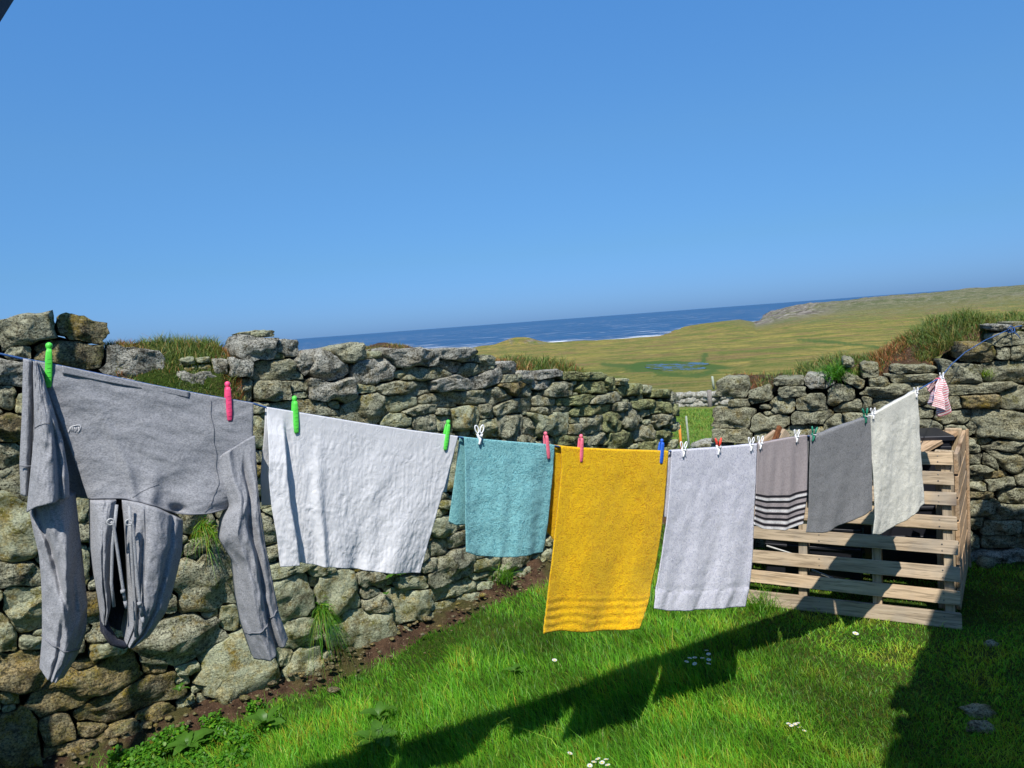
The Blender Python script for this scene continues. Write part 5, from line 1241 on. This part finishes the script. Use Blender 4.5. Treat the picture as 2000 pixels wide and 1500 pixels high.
# right sleeve
def rs_(u, v): return .0135 + .018 * min(1, v * 2.5) + .045 * sinb(u) ** .7 * (.05 + .95 * sstep(0, .38, v))
def rfold(u, v): return -.028 * math.exp(-((u - .66 - .03 * math.sin(v * 5)) / .10) ** 2) * sstep(.02, .25, v) + .012 * math.exp(-((u - .3) / .1) ** 2)
s3, P_, f_ = pad('sleeve', [(421, 896), (434, 884), (455, 872), (478, 858), (495, 850)], [(495, 850), (497, 900), (498, 940), (504, 1000), (512, 1060), (527, 1135), (538, 1190), (556, 1240)], [(490, 1278), (520, 1264), (556, 1240)], [(421, 896), (428, 945), (446, 985), (430, 1010), (424, 1050), (452, 1095), (458, 1160), (468, 1215), (490, 1278)], rs_, nu=60, nv=130, seed=19, wr=.009, fold=rfold, zb=lambda u, v: -.01)
strip(P_, f_, [(k / 14, .865 - .03 * (k / 14)) for k in range(15)], .0016, 'seam', 'cuff_seam')
strip(P_, f_, [(.93, .1 + .75 * k / 30) for k in range(31)], .0009, 'seam', 'sleeve_seam')
# hood, hanging upside down: two lobes, dark lining between them
def hz(u, v): return .020 + .075 * (sinb(.12 + .86 * u) ** .75) * (.55 + .45 * sinb(v * .9 + .1))
h1, P_, f_ = pad('hood_right', [(235, 972), (262, 974), (300, 984), (354, 1012)], [(354, 1012), (352, 1070), (338, 1130), (322, 1185), (292, 1232), (262, 1252)], [(240, 1240), (250, 1250), (262, 1252)], [(235, 972), (240, 1030), (243, 1090), (246, 1150), (247, 1200), (240, 1240)], hz, nu=60, nv=100, seed=23, wr=.005, zb=lambda u, v: -.05, fold=lambda u, v: -.012 * math.exp(-(((u - .30 + .06 * v) / .05) ** 2)) * sstep(.05, .3, v) - .012 * math.exp(-(((u - .8 + .25 * v) / .05) ** 2)))
def hl(u, v): return .020 + .06 * (sinb(.05 + .80 * u) ** .75) * (.6 + .4 * sinb(v))
h2, Q_, g_ = pad('hood_left', [(175, 975), (200, 973), (224, 971)], [(224, 971), (213, 1050), (209, 1120), (214, 1170), (206, 1205)], [(196, 1206), (201, 1208), (206, 1205)], [(175, 975), (176, 1070), (182, 1120), (190, 1165), (196, 1206)], hl, nu=40, nv=90, seed=27, wr=.005, zb=lambda u, v: -.05, fold=lambda u, v: -.016 * math.exp(-((u - .52) / .06) ** 2) * v)
pad('hood_lining', [(205, 975), (245, 975)], [(245, 975), (250, 1060), (256, 1150), (262, 1245)], [(200, 1215), (215, 1245), (238, 1256), (262, 1245)], [(205, 975), (203, 1060), (200, 1140), (200, 1215)], lambda u, v: -.055 - .03 * sinb(u), mat='lining', nu=24, nv=60, seed=29, wr=.008)
rim = MB()
for k, (o_, r_) in enumerate(((.02, .010), (.035, .008))):
    rim.tube(pts_on(o_, [(199 + 3 * k, 1190 + 8 * k), (204 + 3 * k, 1222), (220, 1246 - 3 * k), (240, 1253 - 4 * k), (262, 1244 - 5 * k), (268 - 3 * k, 1225)]), [r_ * .6, r_, r_, r_, r_, r_ * .6], 10)
rim.build('hood_rim', M['lining'], hood)
strip(P_, f_, [(.30, .02 + .75 * k / 30) for k in range(31)], .0009, 'seam', 'hood_seam')
# placket edges of the hood opening
for nm, pxs in (('hood_edge', [(246, 976), (249, 1040), (252, 1100), (256, 1160), (258, 1222)]), ('hood_edge', [(222, 974), (214, 1050), (212, 1120), (217, 1165)])):
    b = MB(); b.tube(pts_on(.075, pxs), .0032, 8); b.build(nm, M['cord'], hood)
for k, pxs in enumerate(([(209, 1003), (214, 1006), (218, 1030), (224, 1070), (229, 1105), (233, 1132), (236, 1150)], [(243, 1004), (250, 1007), (253, 1035), (256, 1080), (260, 1120), (264, 1155), (268, 1180)])):
    cp = pts_on(.092, pxs); b = MB(); b.tube(cp, .0030, 8); c_ = b.build('drawcord', M['cord'], hood)
    b = MB(); p = cp[-2]; b.tube([p + [0, -.002, .004], p + [0, -.002, -.003]], [.0045, .0045], 8); b.tube([cp[-1], cp[-1] + [.001, 0, -.016]], [.0034, .0026], 8); b.build('cord_end', M['cord'], c_)
    n_, t_ = line_normal(225); c = cp[0]; b = MB(); b.tube([c + t_ * .0062 * math.cos(a) + np.array([0, 0, .0062]) * math.sin(a) + n_ * .001 for a in np.linspace(0, 2 * math.pi, 17)], .0017, 6, False); b.build('eyelet', M['steel'], hood)
# small embroidered mark on the chest
def stitch(pxs, r_=.0009):
    b = MB(); P = []
    for x, y in pxs:
        P.append(L3(x, y))
    return P
mk = MB()
def near_off(x, y):
    d = np.hypot(bP[..., 0] - x, bP[..., 1] - y); j, i = np.unravel_index(np.argmin(d), d.shape); return .005 * 0 + bf(i / (bP.shape[1] - 1), j / (bP.shape[0] - 1)) + .0015
for pl in ([(132.5, 843.5), (134, 841), (136.5, 833.5), (142, 831), (150, 829.3), (155, 829.5), (157, 832), (155.5, 837), (152.5, 842), (149.5, 843.5)], [(138, 834), (138.5, 842.5)], [(141, 833.5), (141.3, 842)], [(137, 834), (142.5, 833.2)], [(144.3, 834), (144.6, 842.3)], [(144.3, 834), (147, 836), (147, 840.5), (144.6, 842.3)], [(149, 842.3), (149.2, 833.5), (152, 841), (153.2, 833)]):
    mk.tube([L3(x, y) + near_off(x, y) * np.array([.55, -.84, 0]) for x, y in pl], .0006 if len(pl) > 5 else .00045, 5)
mk.build('embroidered_logo', M['thread'], hood)

# ------------------------------------------------------------------ pegs
def dolly_peg(top, bot, mt, label, r_=.0066):
    A, B_ = L3(*bot), L3(*top); Lh = np.linalg.norm(B_ - A); z = (B_ - A) / Lh; n_, t_ = line_normal(top[0]); x = np.cross(n_, z); x /= np.linalg.norm(x); n_ = np.cross(z, x)
    if n_[1] > 0: n_ = -n_
    k = Lh / .095; root = empty('clothes_peg', tuple(B_)); tag(root, label, 'clothes peg')
    for sgn, nm in ((1, 'prong'), (-1, 'prong')):
        b = MB(); V = []; prof = [(0, .55, .5), (.04, .85, .8), (.25, 1, 1), (.6, .98, 1), (.78, .85, .95), (.86, .62, .7)]; off = .0085 * sgn * min(1.2, k)
        ring = [(-1, -.7), (-.6, -1), (.6, -1), (1, -.7), (1, .7), (.6, 1), (-.6, 1), (-1, .7)]
        for (f, wx, wy) in prof:
            for (a, c) in ring: V.append(A + z * Lh * f + x * a * r_ * k * wx + n_ * (off * (1 - .35 * f) + c * .0034 * k * wy))
        m = len(ring); F = [(i * m + j, i * m + (j + 1) % m, (i + 1) * m + (j + 1) % m, (i + 1) * m + j) for i in range(len(prof) - 1) for j in range(m)] + [tuple(range(m))[::-1], tuple((len(prof) - 1) * m + j for j in range(m))]
        mesh_obj(nm, V, F, M[mt], root, True)
        if sgn == 1:
            g = MB()
            for q in range(6):
                c = A + z * Lh * (.14 + .1 * q) + n_ * (off * (1 - .035 * (1.4 + q)) + .0036 * k); g.tube([c - x * r_ * k * .5, c + x * r_ * k * .5], .0006 * k, 5)
            g.build('grip_ridges', M[mt], root)
    b = MB(); c = A + z * Lh * .93; R = .0068 * k
    b.tube([c - z * R * 1.5, c - z * R, c - z * R * .7, c, c + z * R * .6, c + z * R * .95, c + z * R * 1.05], [R * .8, R * .62, R * .85, R, R * .85, R * .4, R * .05], 12); b.build('head', M[mt], root)
def loop_peg(center, size, mt, label, lean=0.0, solid=False, tip=None):
    """spring peg seen face on: two looped handles splayed above the rope, jaws below; center = where it bites the rope; size = px height"""
    C_ = L3(center[0], center[1], 0); S_ = np.linalg.norm(L3(center[0], center[1] - size) - C_); n_, t_ = line_normal(center[0]); up = np.array([0, 0, 1.0]); cl, sl = math.cos(lean), math.sin(lean)
    x = t_ * cl + up * sl; z = up * cl - t_ * sl; root = empty('clothes_peg', tuple(C_)); tag(root, label, 'clothes peg'); C2 = C_ + n_ * .008; h = S_ * .5; tm = M[tip] if tip else M[mt]
    for sgn in (-1, 1):
        dr = z * math.cos(.33) + x * sgn * math.sin(.33); dx = x * math.cos(.33) - z * sgn * math.sin(.33); off = n_ * .004 * sgn
        b = MB(); c = C2 + dr * h * .68 + off
        if solid: b.tube([C2 + off + dr * h * .1, C2 + off + dr * h * .5, C2 + off + dr * h * .9, C2 + off + dr * h * 1.08], [h * .10, h * .15, h * .13, h * .05], 8)
        else:
            b.tube([c + dr * h * .42 * math.cos(a) + dx * h * .19 * math.sin(a) for a in np.linspace(0, 2 * math.pi, 21)], h * .068, 7, False)
        b.build('handle', M[mt], root)
        b = MB(); e = C2 - z * h * .95 + off * .4 - x * sgn * h * .02
        b.box((C2 + off + dr * h * .22 + e) / 2, dx * 1.0, n_, np.cross(dx, n_), h * .10, .0035, np.linalg.norm(C2 + off + dr * h * .22 - e) / 2, .0015)
        b.build('jaw', tm, root)
    b = MB(); b.tube([C2 - n_ * .012 - z * h * .05, C2 + n_ * .014 - z * h * .05], h * .09, 8); b.build('spring', M['steel'], root)
dolly_peg((96, 669), (94, 757), 'p_green', 'long green peg holding the left of the grey hoodie')
dolly_peg((444, 745), (447, 822), 'p_pink', 'bright pink peg holding the right of the grey hoodie')
dolly_peg((575, 773), (577, 846), 'p_green', 'green peg holding the left of the white sheet')
dolly_peg((876, 820), (867, 879), 'p_green', 'tilted green peg holding the right of the white sheet')
dolly_peg((1065, 843), (1069, 896), 'p_pink2', 'faded pink peg holding the right of the aqua towel')
dolly_peg((1135, 848), (1132, 902), 'p_pink2', 'faded pink peg holding the left of the yellow towel')
dolly_peg((1293, 857), (1288, 905), 'p_blue', 'blue peg holding the right of the yellow towel', .0085)
loop_peg((934, 850), 38, 'p_white', 'white looped peg on the left of the aqua towel', -.05)
loop_peg((1332, 878), 30, 'p_white', 'white looped peg on the left of the lilac towel', -.1)
loop_peg((1400, 872), 34, 'p_red', 'red handled peg in the middle of the lilac towel', -.05, True, 'p_white')
loop_peg((1464, 868), 27, 'p_white', 'white looped peg on the right corner of the lilac towel', -.1)
loop_peg((1482, 865), 26, 'p_white', 'white looped peg on the left corner of the striped taupe towel', -.1)
loop_peg((1553, 852), 25, 'p_white', 'white looped peg on the right of the striped taupe towel', -.1)
loop_peg((1586, 848), 30, 'p_dgreen', 'dark green peg on the left of the charcoal towel', -.25, True)
loop_peg((1687, 812), 30, 'p_dgreen', 'dark green peg on the right of the charcoal towel', .05, True)
loop_peg((1702, 808), 22, 'p_white', 'white looped peg on the left of the cream towel', 0)
loop_peg((1786, 767), 20, 'p_white', 'white looped peg on the right of the cream towel', 0)
loop_peg((1836, 738), 20, 'p_white', 'white looped peg above the small striped cloth', 0)

# ================================================================== BUILDINGS BESIDE THE CAMERA (they shade the right of the yard and the lower left of the wall)
EH = 2.4; sx, sy = .06 * EH, .64 * EH
Ea = np.array([1.25 - sx, 2.28 - sy]); Eb = np.array([2.04 - sx, 3.28 - sy]); ed = (Eb - Ea) / np.linalg.norm(Eb - Ea); en = np.array([ed[1], -ed[0]])
E0 = Ea - ed * 2.6; E1 = Ea + ed * 2.45
cot = empty('cottage', (float(E1[0]), float(E1[1]), 0)); tag(cot, 'whitewashed cottage with slate roof standing right beside the lawn, outside the view', 'cottage')
def wallbox(name, a, b_, th, h0, h1, mt, parent):
    a3, b3 = np.array([*a, 0]), np.array([*b_, 0]); x = (b3 - a3) / np.linalg.norm(b3 - a3); y = np.array([-x[1], x[0], 0])
    m = MB(); m.box((a3 + b3) / 2 + [0, 0, (h0 + h1) / 2] + y * 0, x, y, (0, 0, 1), np.linalg.norm(b3 - a3) / 2, th / 2, (h1 - h0) / 2, .01); return m.build(name, M[mt], parent, False)
ins = .22; A0, A1 = E0 + en * ins + ed * .2, E1 + en * ins - ed * .12; D_ = 4.6
wallbox('front_wall', A0, A1, .3, -.1, EH - .05, 'whitewash', cot); wallbox('rear_wall', A0 + en * D_, A1 + en * D_, .3, -.1, EH - .05, 'whitewash', cot)
for P0, nm in ((A0, 'gable_wall'), (A1, 'gable_wall')):
    s1_ = P0 + en * .16; s2_ = P0 + en * (D_ - .16); t2 = ed * .15; V = []
    for sg in (-1, 1):
        for p, h in ((s1_, -.1), (s2_, -.1), (s2_, EH - .08), ((s1_ + s2_) / 2, EH + 1.62), (s1_, EH - .08)): V.append((*(p + t2 * sg), h))
    F = [(0, 1, 2, 3, 4), (9, 8, 7, 6, 5)] + [(i, (i + 1) % 5 + 0, (i + 1) % 5 + 5, i + 5) for i in range(5)]; mesh_obj(nm, V, F, M['whitewash'], cot, False)
for sg in (0, 1):
    e0, e1 = (E0, E1) if sg == 0 else (E0 + en * (D_ + 2 * ins), E1 + en * (D_ + 2 * ins)); mid = (D_ + 2 * ins) / 2 * (1 if sg == 0 else -1); rg_ = .72 * abs(mid); V = []
    for dz in (0, .08):
        for p, h in ((e0, EH), (e1, EH), (e1 + en * mid, EH + rg_), (e0 + en * mid, EH + rg_)): V.append((*p, h + dz))
    mesh_obj('roof_slope', V, [(3, 2, 1, 0), (4, 5, 6, 7), (0, 1, 5, 4), (1, 2, 6, 5), (2, 3, 7, 6), (3, 0, 4, 7)], M['slate'], cot, False)
rsl = random.Random(5)
for k in range(26):
    kk = k / 25; c_ = E0 + (E1 - E0) * kk - en * rsl.uniform(-.02, .035); board('slate', np.array([*c_, EH + .03]), np.array([*ed, 0]), np.array([*en, 0]), np.array([0, 0, 1.0]), rsl.uniform(.06, .11), .09, .006, 'slate', cot, .003)  # uneven slates added to make the eave's cast shadow edge ragged
g = MB(); g.tube([(*(E0 - en * .03), EH - .02), (*(E1 - en * .03), EH - .02)], .04, 10); g.build('gutter', M['slate'], cot)
# outbuilding on the left: its barge board just enters the top left corner
shd = empty('outhouse', (-2.6, .2, 0)); tag(shd, 'dark slated outhouse whose roof edge enters the top left corner of the view, its unseen rest added for shade', 'outhouse')
m = MB(); m.box((-3.0, .1, 1.0), (1, 0, 0), (0, 1, 0), (0, 0, 1), 1.0, 1.25, 1.1, .02); m.build('outhouse_wall', M['whitewash'], shd, False)
def on_x(x, y, X):
    d = ray(x, y); return np.array([0, 0, EYE]) + d * (X / d[0])
XB = -1.75; T0 = on_x(31, -6, XB); T1 = on_x(-14, 66, XB)
V = []
for dX in (0, -.035):
    for p in (T0, T1, np.array([XB, .4, T1[2] - .55]), np.array([XB, .4, T1[2] - .3]), T0 + [0, -.25, .22]): V.append(p + [dX, 0, 0])
mesh_obj('roof_beam', V, [(0, 1, 2, 3, 4), (9, 8, 7, 6, 5)] + [(i, (i + 1) % 5, (i + 1) % 5 + 5, i + 5) for i in range(5)], M['slate'], shd, False)
V = []
for dz in (0, .07):
    for p in ((-1.98, 1.36, 2.15), (-4.2, 1.36, 2.15), (-4.2, -1.3, 2.9), (-1.98, -1.3, 2.9)): V.append((p[0], p[1], p[2] + dz))
mesh_obj('roof_slope', V, [(0, 1, 2, 3), (7, 6, 5, 4), (0, 4, 5, 1), (1, 5, 6, 2), (2, 6, 7, 3), (3, 7, 4, 0)], M['slate'], shd, False)  # unseen roof slab, placed to shade the lower left of the wall
